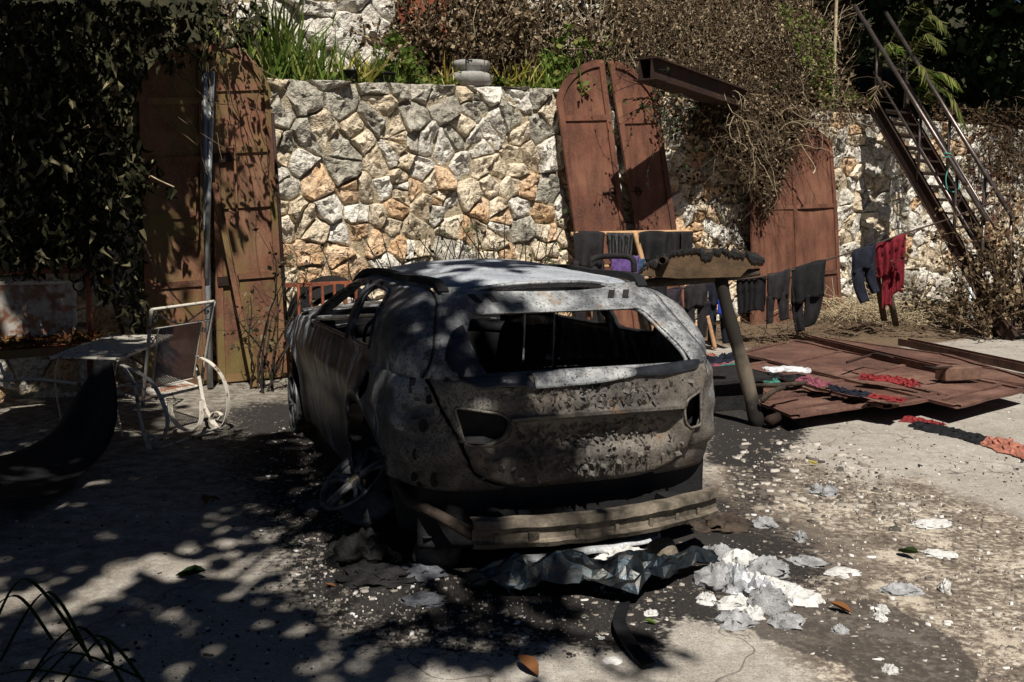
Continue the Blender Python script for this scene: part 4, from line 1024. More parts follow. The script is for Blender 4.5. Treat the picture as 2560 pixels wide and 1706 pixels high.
pole('charred_branch', catmull([zz8(1020, 920, .22), zz8(1080, 870, .30), zz8(1135, 850, .28)], 5), [.022]*11, 'char_wood', 'charred forked stick propped at the edge of the nearest fallen door', 'stick')
pole('pipe_stub', [zz8(1060, 1020, .07), zz8(1105, 1003, .07)], .045, 'rust_dark', 'short rusty pipe stub under the nearest fallen door', 'pipe', 12)

slab([(700, 850), (1010, 950), (1160, 850), (640, 650)], [.05, .06, .07, .06], 'fallen iron door left of the charred post, half under the rags', rails=(.5,))
# ================================================================== VEGETATION
def frames(ax, r):
    """orthonormal frames (n,3,3): columns side, axis, normal"""
    n = len(ax); ax = ax / np.linalg.norm(ax, axis=1, keepdims=True)
    rnd = r.normal(size=(n, 3)); sd = np.cross(ax, rnd); sd /= np.linalg.norm(sd, axis=1, keepdims=True) + 1e-9
    nm = np.cross(sd, ax); return np.stack([sd, ax, nm], 2)
def _leaf_template(ws, fold=.35, droop=.3):
    V = []; n = len(ws)
    for i, w_ in enumerate(ws):
        t = i/(n-1); z = -droop*t*t
        V += [(-w_, t, z + fold*w_), (0, t, z), (w_, t, z + fold*w_)]
    Fq = []
    for i in range(n-1):
        a = 3*i; Fq += [(a, a+1, a+4, a+3), (a+1, a+2, a+5, a+4)]
    return np.array(V), np.array(Fq)
T_WILT = _leaf_template([.02, .20, .17, .02], 1.0, .45)
T_LEAF = _leaf_template([.03, .34, .25, .02], .25, .15)
T_TINY = (np.array([(0, 0, 0), (-.35, .5, .12), (0, 1, 0), (.35, .5, .12)], float), np.array([(0, 1, 2, 3)]))
T_BLADE = (np.array([(-.02, 0, 0), (.02, 0, 0), (-.022, .35, .02), (.022, .35, .02), (-.016, .7, .10), (.016, .7, .10), (-.002, 1, .26), (.002, 1, .26)], float), np.array([(0, 1, 3, 2), (2, 3, 5, 4), (4, 5, 7, 6)]))
def cloud(name, pos, size, ax, mat, parent, tmpl, r, tone=None, kind='stuff', loc=None, label=None, cat=None):
    T, Fq = tmpl; n = len(pos); R = frames(np.asarray(ax, float), r); size = np.broadcast_to(np.asarray(size, float), (n,))
    V = np.einsum('nij,kj->nki', R, T) * size[:, None, None] + np.asarray(pos)[:, None, :]
    F = (Fq[None] + (np.arange(n) * len(T))[:, None, None]).reshape(-1, 4)
    tone = r.random(n) if tone is None else tone
    o = npmesh(name, V.reshape(-1, 3), F, M[mat], parent, attr={'tone': np.repeat(tone, len(T))}, loc=loc)
    if kind: o['kind'] = kind
    return o
def twigs(name, paths, rad, mat, parent, n=3, kind='stuff', loc=None):
    """many thin tubes in one mesh; paths (k,m,3), rad (k,m)"""
    Pth = np.asarray(paths, float); k, m, _ = Pth.shape; rad = np.broadcast_to(np.asarray(rad, float), (k, m))
    d = np.gradient(Pth, axis=1); d /= np.linalg.norm(d, axis=2, keepdims=True) + 1e-9
    ref = np.where(np.abs(d[..., 2:3]) > .8, np.array([1., 0, 0]), np.array([0, 0, 1.])); S_ = np.cross(d, ref); S_ /= np.linalg.norm(S_, axis=2, keepdims=True) + 1e-9; U = np.cross(S_, d)
    ang = np.arange(n) * 2*np.pi/n
    V = Pth[:, :, None, :] + (S_[:, :, None, :]*np.cos(ang)[None, None, :, None] + U[:, :, None, :]*np.sin(ang)[None, None, :, None]) * rad[:, :, None, None]
    I = np.arange(k*m*n).reshape(k, m, n); J = np.roll(I, -1, axis=2)
    F = np.stack([I[:, :-1], J[:, :-1], J[:, 1:], I[:, 1:]], -1).reshape(-1, 4)
    o = npmesh(name, V.reshape(-1, 3), F, M[mat], parent, smooth=True, loc=loc)
    if kind: o['kind'] = kind
    return o
def in_poly_px(poly, n, r):
    poly = np.array([S(*p) for p in poly]); lo = poly.min(0); hi = poly.max(0); out = np.zeros((0, 2))
    while len(out) < n:
        c = lo + (hi-lo) * r.random((n*3, 2)); out = np.vstack([out, c[poly_sd(c, poly) > 0]])
    return out[:n]
def rays_at(px, Y):
    a = (px[:, 0] - 1280)/F_PX; b = (853 - px[:, 1])/F_PX; ry = CP + b*SP; rz = -SP + b*CP
    return np.stack([a/ry*Y, Y, CAM_H + rz/ry*Y], 1)
def wallY(px, b):
    """depth of the wall plane (offset b) seen at pixels"""
    a = (px[:, 0]-1280)/F_PX; bb = (853-px[:, 1])/F_PX; ry = CP + bb*SP; o = np.array([0, 0]) - np.array(WA.xy); WNa = np.array(WN.xy)
    k = (b - o @ WNa) / (a*WNa[0] + ry*WNa[1]); return k*ry
def wander(p0, d0, L, m, r, grav=0., jit=.35):
    """random curved twigs: p0 (k,3), d0 (k,3), length L (k,)"""
    k = len(p0); P_ = np.zeros((k, m, 3)); P_[:, 0] = p0; d = d0 / (np.linalg.norm(d0, axis=1, keepdims=True) + 1e-9)
    for i in range(1, m):
        d = d + r.normal(size=(k, 3))*jit*.5; d[:, 2] -= grav; d /= np.linalg.norm(d, axis=1, keepdims=True) + 1e-9
        P_[:, i] = P_[:, i-1] + d * (np.asarray(L)[:, None]/(m-1))
    return P_
R5 = np.random.default_rng(51)
# ---------- wilted creeper curtain over the left of the wall
VN = thing('hanging_creeper', wp(-2.2, .6, 3.2), 'wilted creeper with drooping leaves hanging down the left wall and over the iron door', 'creeper')
PA = [(0, 0), (300, 0), (420, 40), (330, 120), (300, 200), (310, 300), (330, 380), (300, 450), (240, 520), (180, 600), (0, 610)]
PB = [(250, 0), (620, 0), (612, 70), (590, 110), (520, 110), (470, 150), (330, 180), (300, 300), (330, 330), (400, 430), (395, 455), (340, 430), (290, 380)]
PCc = [(0, 440), (330, 330), (330, 760), (250, 700), (180, 620), (0, 620)]
px = np.vstack([in_poly_px(PA, 6000, R5), in_poly_px(PB, 380, R5), in_poly_px([(420, 0), (622, 0), (612, 75), (560, 100), (470, 90)], 170, R5), in_poly_px(PCc, 1500, R5)])
yb = wallY(px, .25); Yv = yb - R5.random(len(px))**1.6 * 1.15
pos = rays_at(px, Yv); ax = np.stack([R5.normal(0, .55, len(px)), R5.normal(0, .55, len(px)), -1.1 + R5.normal(0, .35, len(px))], 1)
sz = .035 + .09*R5.random(len(px))**1.6; near = np.argsort(Yv - yb)[:230]; mask = np.ones(len(px), bool); mask[near] = False
idx = np.where(mask)[0]
T3 = [_leaf_template([.03, .22, .27, .17, .02], .9, .5), _leaf_template([.03, .16, .22, .2, .03], 1.5, -.3), T_WILT]
T3[1][0][:, 0] += .18*np.sin(T3[1][0][:, 1]*5); T3[0][0][:, 2] += .12*np.sin(T3[0][0][:, 1]*7)
for k, nm in enumerate(('foliage', 'curled_foliage', 'shrivelled_foliage')):
    ii = idx[k::3]; cloud(nm, pos[ii], sz[ii], ax[ii], 'leaf_wilted', VN, T3[k], R5, tone=np.where(R5.random(len(ii)) < .9, R5.random(len(ii))*.55, .55 + .45*R5.random(len(ii))))  # mostly dark, few pale: shaded and sunlit leaves painted in by tone
# the most forward leaves are leaves of their own
tm = []
for k in range(8):
    T, Fq = _leaf_template([.02, .15 + .012*k, .19, .12, .01], .6 + .15*k, .2 + .06*k); T = T.copy(); T[:, 2] += .05*np.sin(T[:, 1]*9 + k)
    me = bpy.data.meshes.new('leaf'); me.from_pydata(T.tolist(), [], Fq.tolist()); me.update(); me.materials.append(M['leaf_wilted']); A = me.attributes.new('tone', 'FLOAT', 'POINT'); A.data.foreach_set('value', np.full(len(T), .25 + .1*k, dtype=np.float32)); tm.append(me)
off = rootloc(VN); FR = frames(ax[near], R5)
for j, i in enumerate(near):
    o = bpy.data.objects.new('leaf', tm[j % 8]); COL.objects.link(o); o.parent = VN
    o.matrix_local = Matrix.Translation(Vector(pos[i]) - off) @ Matrix(FR[j].tolist()).to_4x4() @ Matrix.Scale(sz[i]*1.1, 4)
p0 = rays_at(in_poly_px([(0, 0), (600, 0), (560, 40), (0, 120)], 80, R5), 9.6 + R5.random(80)*.5)
pw = wander(p0, np.stack([R5.normal(.0, .4, 80), R5.normal(0, .2, 80), np.full(80, -1.)], 1), R5.uniform(.8, 2.2, 80), 14, R5, .02, .35)
twigs('stems', pw, np.linspace(.007, .002, 14)[None], 'dry_stem', VN, 4)
for pts in ([(205, 240), (270, 340), (340, 400), (400, 430)], [(170, 0), (240, 50), (270, 110), (330, 140)], [(265, 420), (290, 500), (330, 560), (345, 590)]):
    m = MB(); m.tube(catmull([at(*S(*p), 9.0) for p in pts], 6), .007, 5); m.build('bare_runner', M['pale_stem'], VN, smooth=True)
# ---------- dry vine mass hanging over the wall right of the centre doors
DV = thing('dry_vine', wp(5.5, .3, 3.2), 'big mass of dead brown vine spilling over the wall above the beam', 'vine')
PD = [(1400, -20), (1820, -20), (1900, 40), (1925, 160), (2000, 230), (1985, 270), (1900, 290), (1830, 330), (1800, 420), (1770, 470), (1720, 400), (1680, 300), (1650, 230), (1560, 190), (1480, 140), (1420, 90)]
PE = [(1600, 190), (1830, 230), (1860, 280), (1810, 340), (1790, 430), (1765, 500), (1735, 450), (1690, 380), (1640, 340), (1600, 280)]
px = np.vstack([in_poly_px(PD, 15000, R5), in_poly_px(PE, 8500, R5), in_poly_px([(1490, 180), (1600, 200), (1640, 300), (1560, 330), (1530, 300)], 420, R5), in_poly_px([(1540, 200), (1700, 330), (1740, 560), (1640, 620), (1560, 420)], 600, R5)])
n_ = len(px); dens = R5.random(n_); bb = -.25 + .95*R5.random(n_); bb[px[:, 1] < 240] -= .35; bb[15000:] = .10 + .45*R5.random(n_-15000); bb[-600:] = .05 + .1*R5.random(600)
pos = rays_at(px, wallY(px, bb)); ax = R5.normal(size=(n_, 3)); ax[:, 2] -= .7
cloud('dry_leaves', pos, R5.uniform(.025, .065, n_)*np.where(np.arange(n_) >= 15000, 1.35, 1.0), ax, 'leaf_dry', DV, T_TINY, R5, tone=np.where(R5.random(n_) < .66, R5.random(n_)*.5, .6 + .4*R5.random(n_)))  # dark and pale tones paint a sunlit speckle into the leaf colour
pg = in_poly_px([(1780, 0), (1900, 40), (1930, 200), (2000, 230), (1900, 260), (1830, 120)], 700, R5); cloud('green_leaves', rays_at(pg, wallY(pg, -.1 + .7*R5.random(700))), R5.uniform(.03, .08, 700), R5.normal(size=(700, 3)), 'leaf_green', DV, T_TINY, R5)
pt = np.vstack([in_poly_px(PD, 1500, R5), in_poly_px(PE, 620, R5)]); n_ = len(pt); p0 = rays_at(pt, wallY(pt, .05 + .65*R5.random(n_) - .3*(pt[:, 1] < 220)))
pw = wander(p0, R5.normal(size=(n_, 3)) + np.array([0, 0, -.5]), R5.uniform(.2, .7, n_), 7, R5, .12, .6)
twigs('twigs', pw, (R5.uniform(.0022, .0045, n_)[:, None]) * np.linspace(1, .5, 7)[None], 'dry_stem', DV, 3)
pt = in_poly_px([(1640, 170), (1960, 230), (1860, 290), (1790, 420), (1760, 480), (1690, 380)], 70, R5); p0 = rays_at(pt, wallY(pt, .35 + .4*R5.random(70)))
pw = wander(p0, R5.normal(size=(70, 3)) + np.array([0, 0, -.3]), R5.uniform(.4, 1.1, 70), 10, R5, .10, .6); twigs('pale_twigs', pw, np.linspace(.0042, .002, 10)[None], 'pale_stem', DV, 4)
for pts in ([(1832, 320), (1850, 350), (1872, 385), (1868, 400)],):
    m = MB(); m.tube(catmull([onwall(*S(*p), .62) for p in pts], 6), .013, 6); m.build('thick_stem', M['pale_stem'], DV, smooth=True)
# thin vine trailing over the right leaf of the centre doors
TV = thing('trailing_vine', onwall(*S(1500, 220), .35), 'thin vine trailing down the right leaf of the centre doors', 'vine')
p0 = rays_at(in_poly_px([(1470, 180), (1520, 200), (1530, 300), (1480, 290)], 26, R5), 12.2 + .3*R5.random(26)); pw = wander(p0, R5.normal(size=(26, 3)) + np.array([-.4, -.2, -.6]), R5.uniform(.3, 1.1, 26), 12, R5, .06, .5)
twigs('stems', pw, np.linspace(.005, .002, 12)[None], 'black_stem', TV, 4); lp = pw[:, 2:].reshape(-1, 3); cloud('leaves', lp, R5.uniform(.03, .06, len(lp)), R5.normal(size=(len(lp), 3)), 'leaf_dark', TV, T_TINY, R5)
# ---------- weeds, grass and shrubs along the terrace edge
def terr(a, b): return wp(a, b, wall_top(a) + .02)
def tuft(name, c, n, h, spread, mat, label, cat, r, lean=.5, width=1.0, group=None):
    """grass clump: many blades rooted at c; one thing with its blades"""
    ps = np.array(c)[None] + np.stack([r.normal(0, spread, n), r.normal(0, spread, n), np.zeros(n)], 1)
    ax = np.stack([r.normal(0, lean, n), r.normal(0, lean, n), np.ones(n)], 1); T = (T_BLADE[0] * np.array([width, 1, 1]), T_BLADE[1])
    o = thing(name, Vector(c), label, cat, group); cloud('blades', ps, h * r.uniform(.5, 1.15, n), ax, mat, o, T, r); return o
def shrub(name, c, h, rad, nst, nlf, lsz, lmat, smat, label, cat, r, up=1.0, group=None, jit=.35, grav=.0, tmpl=None, tone=None):
    root = thing(name, Vector(c), label, cat, group)
    p0 = np.array(c)[None] + np.stack([r.normal(0, rad*.18, nst), r.normal(0, rad*.18, nst), np.zeros(nst)], 1); d0 = np.stack([r.normal(0, rad/h, nst), r.normal(0, rad/h, nst), np.full(nst, up)], 1)
    pw = wander(p0, d0, h*r.uniform(.6, 1.1, nst), 10, r, grav, jit); twigs('stems', pw, np.linspace(.008, .0025, 10)[None] * (h/1.2 + .3), smat, root, 4, kind=None)
    ks = r.integers(2, 9, nst*4); ii = r.integers(0, nst, nst*4); pb = pw[ii, ks]; br = wander(pb, r.normal(size=(nst*4, 3)) + np.array([0, 0, .3]), h*r.uniform(.12, .4, nst*4), 6, r, grav, .6); twigs('branchlets', br, np.linspace(.004, .0018, 6)[None], smat, root, 3)
    if nlf:
        allp = np.vstack([pw[:, 3:].reshape(-1, 3), br[:, 2:].reshape(-1, 3), br[:, 2:].reshape(-1, 3)]); lp = allp[r.integers(0, len(allp), nlf)] + r.normal(0, .03, (nlf, 3))
        cloud('leaves', lp, lsz * r.uniform(.5, 1.3, nlf), r.normal(size=(nlf, 3)) + np.array([0, 0, .2]), lmat, root, tmpl or T_TINY, r, tone)
    return root
def ta(px_): return wall_az(px_*1.088, 190)[0]
for i, (x, b, h, n, mat, lab) in enumerate([(640, -.25, .75, 60, 'leaf_green', 'tall green grass clump at the left end of the terrace'), (680, -.6, .95, 70, 'leaf_green', 'tallest green grass clump before the pale upper wall'),
        (735, -.35, .6, 60, 'leaf_green', 'mid green grass clump on the terrace edge'), (790, -.4, .5, 60, 'leaf_green', 'short green grass clump left of the yellow plant'), (880, -.35, .42, 50, 'leaf_green', 'short green grass clump right of the yellow plant'),
        (1310, -.3, .5, 60, 'leaf_green', 'green grass clump beside the centre iron doors'), (1250, -.35, .4, 40, 'leaf_yellow', 'pale dry grass clump right of the concrete urn')]):
    tuft('grass_clump', terr(ta(x), b), int(n*1.6), h, .2, mat, lab, 'grass', R5, .38, .9)
for i, (x, n, lab) in enumerate(((840, 46, 'yellow striped spider plant on the terrace edge'), (1180, 26, 'pale dry strap leaf plant right of the concrete urn'), (1045, 20, 'yellowing strap leaf plant left of the concrete urn'))):
    tuft('strap_plant', terr(ta(x), -.22), n, .42, .07, 'leaf_yellow', lab, 'plant', R5, .9, 1.5)
# low ground cover along the whole edge
n_ = 5200; aa = R5.uniform(-.4, 5.2, n_); bb = -.08 - .9*R5.random(n_)**1.5; zz_ = np.array([wall_top(a) for a in aa]) + .03 + .12*R5.random(n_)*R5.random(n_)
pos = np.array([tuple(wp(a, b, z)) for a, b, z in zip(aa, bb, zz_)]); gc = cloud('ground_cover', pos, R5.uniform(.03, .09, n_), R5.normal(size=(n_, 3)) + np.array([0, 0, .6]), 'leaf_green', None, T_TINY, R5, tone=R5.beta(1.5, 1.5, n_)); setp(gc, 'low green ground cover along the terrace edge', 'ground cover', kind='stuff')
n_ = 3000; aa = R5.uniform(-.4, 9.5, n_); pos = np.array([tuple(wp(a, .06*R5.random() - .1, wall_top(a) + .02 - .22*R5.random()**2)) for a in aa]); ax = R5.normal(size=(n_, 3))*.5 + np.array([0, 0, -1.])
dr_ = cloud('dry_fringe', pos, R5.uniform(.06, .2, n_), ax, 'straw', None, (T_BLADE[0]*np.array([.35, 1, 1]), T_BLADE[1]), R5, tone=R5.random(n_)*.5); setp(dr_, 'dry root fringe hanging over the wall edge', 'roots', kind='stuff')
sh_list = [(1000, -.5, 1.0, .3, 7, 120, .07, 'leaf_dry', 'thin dry shrub at the right edge of the red terrace panel'), (1055, -.7, 1.5, .5, 14, 600, .07, 'leaf_dry', 'dry brown shrub behind the concrete urn'),
           (1090, -.9, 1.6, .6, 18, 900, .07, 'leaf_dry', 'dense dead shrub above the concrete urn'), (1170, -.7, 1.4, .55, 16, 800, .07, 'leaf_dry', 'dead shrub right of the concrete urn'), (1250, -.8, 1.6, .55, 16, 800, .075, 'leaf_dry', 'tall dead shrub left of the centre doors'),
           (1330, -.8, 1.6, .5, 15, 600, .07, 'leaf_dry', 'dead shrub behind the centre doors'), (1420, -.7, 1.5, .5, 15, 600, .07, 'leaf_dry', 'dead shrub between the centre doors and the beam'),
           (1350, -.45, .95, .28, 8, 260, .09, 'leaf_green', 'green leafy weed behind the centre doors'), (960, -.35, .6, .3, 8, 240, .08, 'leaf_green', 'low green weed at the foot of the red terrace panel'), (1290, -.25, .55, .3, 8, 260, .09, 'leaf_green', 'green fern like weed at the left of the centre doors')]
for (x, b, h, rad, ns, nl, ls, lm, lab) in sh_list: shrub('terrace_shrub', terr(ta(x), b), h, rad, ns, nl*2, ls, lm, 'dry_stem', lab, 'shrub', R5)
# dense dry backing on the hillside behind the terrace
px = in_poly_px([(1040, -30), (1960, -30), (1960, 200), (1450, 175), (1040, 165)], 9000, R5); pos = rays_at(px, wallY(px, -1.1 - 1.1*R5.random(9000)))
hb = cloud('dry_thicket', pos, R5.uniform(.05, .14, 9000), R5.normal(size=(9000, 3)), 'leaf_dry', None, T_TINY, R5, tone=np.where(R5.random(9000) < .8, R5.random(9000)*.5, .5 + .5*R5.random(9000))); setp(hb, 'dry brown thicket on the slope behind the terrace', 'thicket', kind='stuff')
pt = in_poly_px([(1040, 60), (1960, 60), (1960, 220), (1040, 180)], 420, R5); st_ = twigs('thicket_stems', wander(rays_at(pt, wallY(pt, -.7 - .6*R5.random(420))), R5.normal(size=(420, 3))*.5 + np.array([0, 0, 1.]), R5.uniform(.4, 1.4, 420), 8, R5, .01, .4), np.linspace(.007, .003, 8)[None], 'pale_stem', None, 3); setp(st_, 'bare stems standing in the dry thicket', 'stems', kind='stuff')
# ---------- dead weeds between car and wall
for i, (x, yb_, h, n, lab) in enumerate([(800, 800, 2.0, 1, 'tall bare dead sapling beside the mossy door'), (870, 790, 1.5, 9, 'bare dead weed left behind the car roof'), (960, 790, 1.6, 11, 'bare dead weed behind the middle of the car roof'), (1050, 800, 1.6, 11, 'bare dead weed behind the right of the car roof'), (1170, 800, 1.9, 12, 'bare dead weed left of the centre doors'), (1240, 800, 1.7, 9, 'bare dead weed close to the centre doors')]):
    c = onwall(*S(x, yb_), .7); c.z = 0; shrub('dead_weed', c, h, .42 if n > 1 else .1, n, 90 if n > 1 else 0, .06, 'leaf_dark', 'black_stem', lab, 'weed', R5, jit=.22)
c = onwall(*S(600, 860), .9); c.z = 0; shrub('dead_weed', c, 1.5, .5, 9, 120, .06, 'leaf_wilted', 'black_stem', 'twiggy dead weed in front of the mossy door', 'weed', R5, jit=.35)
# ---------- right: dry bush, straw, thin stems
shrub('dry_bush', gnd(*S(2300, 775)), 2.0, .85, 40, 2600, .075, 'leaf_dry', 'dry_stem', 'large dry bush at the foot of the stair', 'bush', R5, jit=.35, tone=R5.beta(2, 1.6, 2600))
shrub('dry_bush', gnd(*S(2210, 740)), .75, .45, 14, 700, .06, 'leaf_dry', 'dry_stem', 'low dry bush under the stair', 'bush', R5, tone=R5.beta(2, 1.6, 700))
shrub('dry_bush', gnd(*S(2150, 735)), .4, .35, 9, 240, .06, 'leaf_green', 'dry_stem', 'small green weed at the foot of the wall right of the red cloth', 'bush', R5)
n_ = 1500; c = gnd(*S(2000, 745)); pp = np.array(c)[None] + np.stack([R5.normal(0, .75, n_), R5.normal(0, .35, n_), np.abs(R5.normal(0, .13, n_)) + .1], 1); d0 = R5.normal(size=(n_, 3))*np.array([1, 1, .35]); pw = wander(pp, d0, R5.uniform(.15, .7, n_), 5, R5, .05, .3)
sw = twigs('straw_heap', pw, R5.uniform(.003, .007, n_)[:, None] * np.ones(5)[None], 'pale_stem', None, 3, loc=c); setp(sw, 'heap of dry straw and cut stems below the red cloth', 'straw', kind='stuff')
n_ = 1800; pp = np.array([tuple(wp(a, b, .06 + .1*R5.random())) for a, b in zip(R5.uniform(5.5, 15, n_), R5.uniform(.2, 2.2, n_))]); pw = wander(pp, R5.normal(size=(n_, 3))*np.array([1, 1, .25]), R5.uniform(.1, .45, n_), 4, R5, .03, .3); sw = twigs('dry_litter', pw, R5.uniform(.002, .005, n_)[:, None]*np.ones(4)[None], 'dry_stem', None, 3); setp(sw, 'dry twig litter along the foot of the wall', 'litter', kind='stuff')
for (x, y0, lab) in ((1738, 0, 0),): pass
# ---------- palm fronds beside the stair
PM = thing('palm', onwall(*S(2130, 300), -.4), 'young palm with arching fronds beside the top of the stair', 'palm')
def frond(base, tip, sag, nl, L, mat='leaf_palm'):
    base = Vector(base); tip = Vector(tip); mid = base.lerp(tip, .55) + Vector((0, 0, sag)); pts = catmull([base, mid, tip], 10); m = MB(); m.tube(pts, [.012*(1-.8*i/(len(pts)-1)) for i in range(len(pts))], 5); fr = m.build('frond', M['dry_stem'], PM, smooth=True)
    pos = []; ax = []; sz = []
    for k in range(nl):
        t = .12 + .88*k/nl; i = t*(len(pts)-1); p = pts[int(i)].lerp(pts[min(int(i)+1, len(pts)-1)], i - int(i)); d = (pts[min(int(i)+1, len(pts)-1)] - pts[max(int(i)-1, 0)]).normalized(); s = d.cross(Vector((0, 0, 1))).normalized()
        for sg in (-1, 1): pos.append(p); ax.append(s*sg*.8 + d*.5 + Vector((0, 0, -.55))); sz.append(L*math.sin(math.pi*min(.95, .12 + .8*t))**.7)
    o = cloud('leaflets', np.array([tuple(p) for p in pos]), np.array(sz), np.array([tuple(a) for a in ax]), mat, fr, (T_BLADE[0]*np.array([1.4, 1, -.6]), T_BLADE[1]), R5, kind='stuff')
hub = at(*S(2085, 190), 17.4)
for (bx, by, tx, ty, yy, sg, nl, L, mt) in [(2070, 150, 2175, 65, 17.0, .45, 34, .42, 'leaf_palm'), (2075, 160, 2165, 108, 16.6, .35, 30, .38, 'leaf_palm'), (2040, 110, 2140, 25, 17.6, .4, 28, .34, 'leaf_palm'), (2010, 150, 2070, 115, 16.8, .2, 22, .25, 'leaf_green'), (2080, 190, 2142, 200, 16.4, .3, 26, .34, 'leaf_palm'), (2090, 215, 2205, 195, 16.4, .25, 32, .38, 'leaf_green'), (2100, 240, 2220, 290, 16.3, .45, 34, .42, 'leaf_palm'), (2050, 200, 2000, 250, 16.4, .25, 20, .25, 'leaf_dry'), (2070, 170, 2030, 120, 16.8, .3, 20, .3, 'leaf_green')]:
    frond(at(*S(bx, by), yy), at(*S(tx, ty), yy - .4), sg, nl, L, mt)
m = MB(); m.tube([hub - Vector((0, 0, .9)), hub - Vector((0, 0, .3)), hub], [.06, .05, .03], 7); m.build('trunk', M['bark'], PM, smooth=True)
# vine over the wall top at the far right
FV = thing('dry_vine', onwall(*S(2290, 320), .1), 'dry vine over the wall top at the far right edge', 'vine')
px = in_poly_px([(2240, 250), (2420, 240), (2420, 480), (2340, 420), (2290, 420), (2260, 340)], 2600, R5); cloud('dry_leaves', rays_at(px, wallY(px, .1 + .5*R5.random(2600))), R5.uniform(.03, .08, 2600), R5.normal(size=(2600, 3)), 'leaf_dry', FV, T_TINY, R5, tone=R5.random(2600)*.6)
px = in_poly_px([(2140, 230), (2260, 250), (2260, 420), (2200, 420), (2130, 300)], 1500, R5); cloud('hanging_leaves', rays_at(px, wallY(px, -.1 + .3*R5.random(1500))), R5.uniform(.03, .07, 1500), R5.normal(size=(1500, 3)), 'leaf_dry', FV, T_TINY, R5, tone=R5.random(1500)*.7)
pt = in_poly_px([(2240, 250), (2420, 240), (2420, 480), (2290, 420)], 240, R5); twigs('twigs', wander(rays_at(pt, wallY(pt, .2 + .4*R5.random(240))), R5.normal(size=(240, 3)), R5.uniform(.3, .7, 240), 7, R5, .15, .5), .0035, 'dry_stem', FV, 3)
# ---------- trees
def tree(name, base, top, r0, clumps, nl, lsz, lmat, label, r, rad=1.0, group=None, flat=.6, bark='bark'):
    root = thing(name, Vector(base), label, 'tree', group); base = Vector(base); top = Vector(top)
    m = MB(); tr = catmull([base, base.lerp(top, .45) + Vector((.15, .1, 0)), top], 6); m.tube(tr, [r0*(1 - .65*i/(len(tr)-1)) for i in range(len(tr))], 9); m.build('trunk', M[bark], root, smooth=True)
    cl = np.array([tuple(c) for c in clumps]); lim = []
    for c in cl[::max(1, len(cl)//14)]:
        s = tr[len(tr)//2 + r.integers(0, len(tr)//2)]; e = Vector(c); mid = s.lerp(e, .5) + Vector((0, 0, .25)); lim.append([tuple(p) for p in catmull([s, mid, e], 5)])
    twigs('limb', np.array(lim), np.linspace(r0*.2, .008, 11)[None], bark, root, 6, kind=None)
    per = nl // len(cl); pos = np.repeat(cl, per, 0); g = r.normal(size=pos.shape); g /= np.linalg.norm(g, axis=1, keepdims=True); pos = pos + g * (r.random((len(pos), 1))**.45) * rad * np.repeat(r.uniform(.6, 1.15, len(cl)), per)[:, None] * np.array([1, 1, flat])
    cloud('crown', pos, lsz*1.15*r.uniform(.6, 1.3, len(pos)), r.normal(size=pos.shape), lmat, root, T_TINY, r); return root
# the tree that shades the left half of the yard stands behind and left of the camera
R6 = np.random.default_rng(8)
def shade_pts(n, dens, zlo, zhi, box):
    out = []
    while len(out) < n:
        X = R6.uniform(box[0], box[1]); Y = R6.uniform(box[2], box[3])
        if R6.random() < dens(X, Y):
            z = R6.uniform(zlo, zhi); k = z/to_sun.z; out.append(Vector((X + to_sun.x*k, Y + to_sun.y*k, z)))
    return out
def dens1(X, Y):
    edge = -1.2 + .6*min(1, max(0, (4.6 - Y)/1.6)) + .2*math.sin(Y*1.3) + .10*math.sin(Y*3.7) - .10*max(0, Y - 7.5)
    k = .04 if (Y > 7.75 and X > -3.4) else 1.0
    if 8.5 < Y < 9.3 and X < -2.8: return .0
    if Y > 9.3 and X < -3.7: return 1.0
    return float(np.clip((edge - X)/1.1, 0, 1))**.8 * k * (1.0 if Y < 9.2 else .0)
tree('shade_tree', (-5.6, -2.6, 0), (-4.4, -1.6, 5.6), .24, shade_pts(270, dens1, 6.5, 9.5, (-8.0, .3, .4, 12.8)), 33000, .22, 'leaf_dark', 'leafy tree behind the camera whose shade dapples the left of the yard', R6, .75)
def dens2(X, Y): return float(np.clip(1 - abs(X + .65)/.9, 0, 1))
tree('shade_tree', (-2.4, -4.6, 0), (-1.2, -3.4, 6.6), .16, shade_pts(20, dens2, 7.0, 9.5, (-1.6, .9, 3.2, 8.5)), 860, .2, 'leaf_dark', 'thin leafed tree behind the camera over the car roof', R6, .55)
# dark wood on the slope at the upper right
R7 = np.random.default_rng(77)
for i, (px_, Y, h, lab) in enumerate([(2000, 21.5, 6.0, 'dark tree on the slope behind the top of the stair'), (2230, 22.0, 7.0, 'dark tree on the slope right of the palm'), (2420, 20.5, 7.0, 'dark tree at the right edge above the wall'), (2600, 22.5, 8, 'dark tree beyond the right edge of the wall'), (2120, 25.5, 8, 'farthest dark tree high on the slope')]):
    b = at(*S(px_, 260), Y); cl = [b + Vector((R7.normal(0, 1.3), R7.normal(0, .8), R7.uniform(.2, h))) for _ in range(60)]
    tree('slope_tree', b - Vector((0, 0, 1.5)), b + Vector((0, 0, h*.8)), .14, cl, 3300, .22, 'leaf_dark', lab, R7, .75, 'trees on the slope')
cl = [Vector((R7.uniform(4.5, 19), R7.uniform(12.2, 22), R7.uniform(9.5, 12))) + Vector((0, .0, 0)) for _ in range(330)]; cl = [c for c in cl if c.x > 5.2 + .35*(c.y - 13) and c.y > 14.6]
tree('canopy_tree', (13.5, 19.5, 3.5), (12.5, 18, 10), .4, cl, 9500, .38, 'leaf_dark', 'large spreading tree above the right of the wall', R7, 1.0)
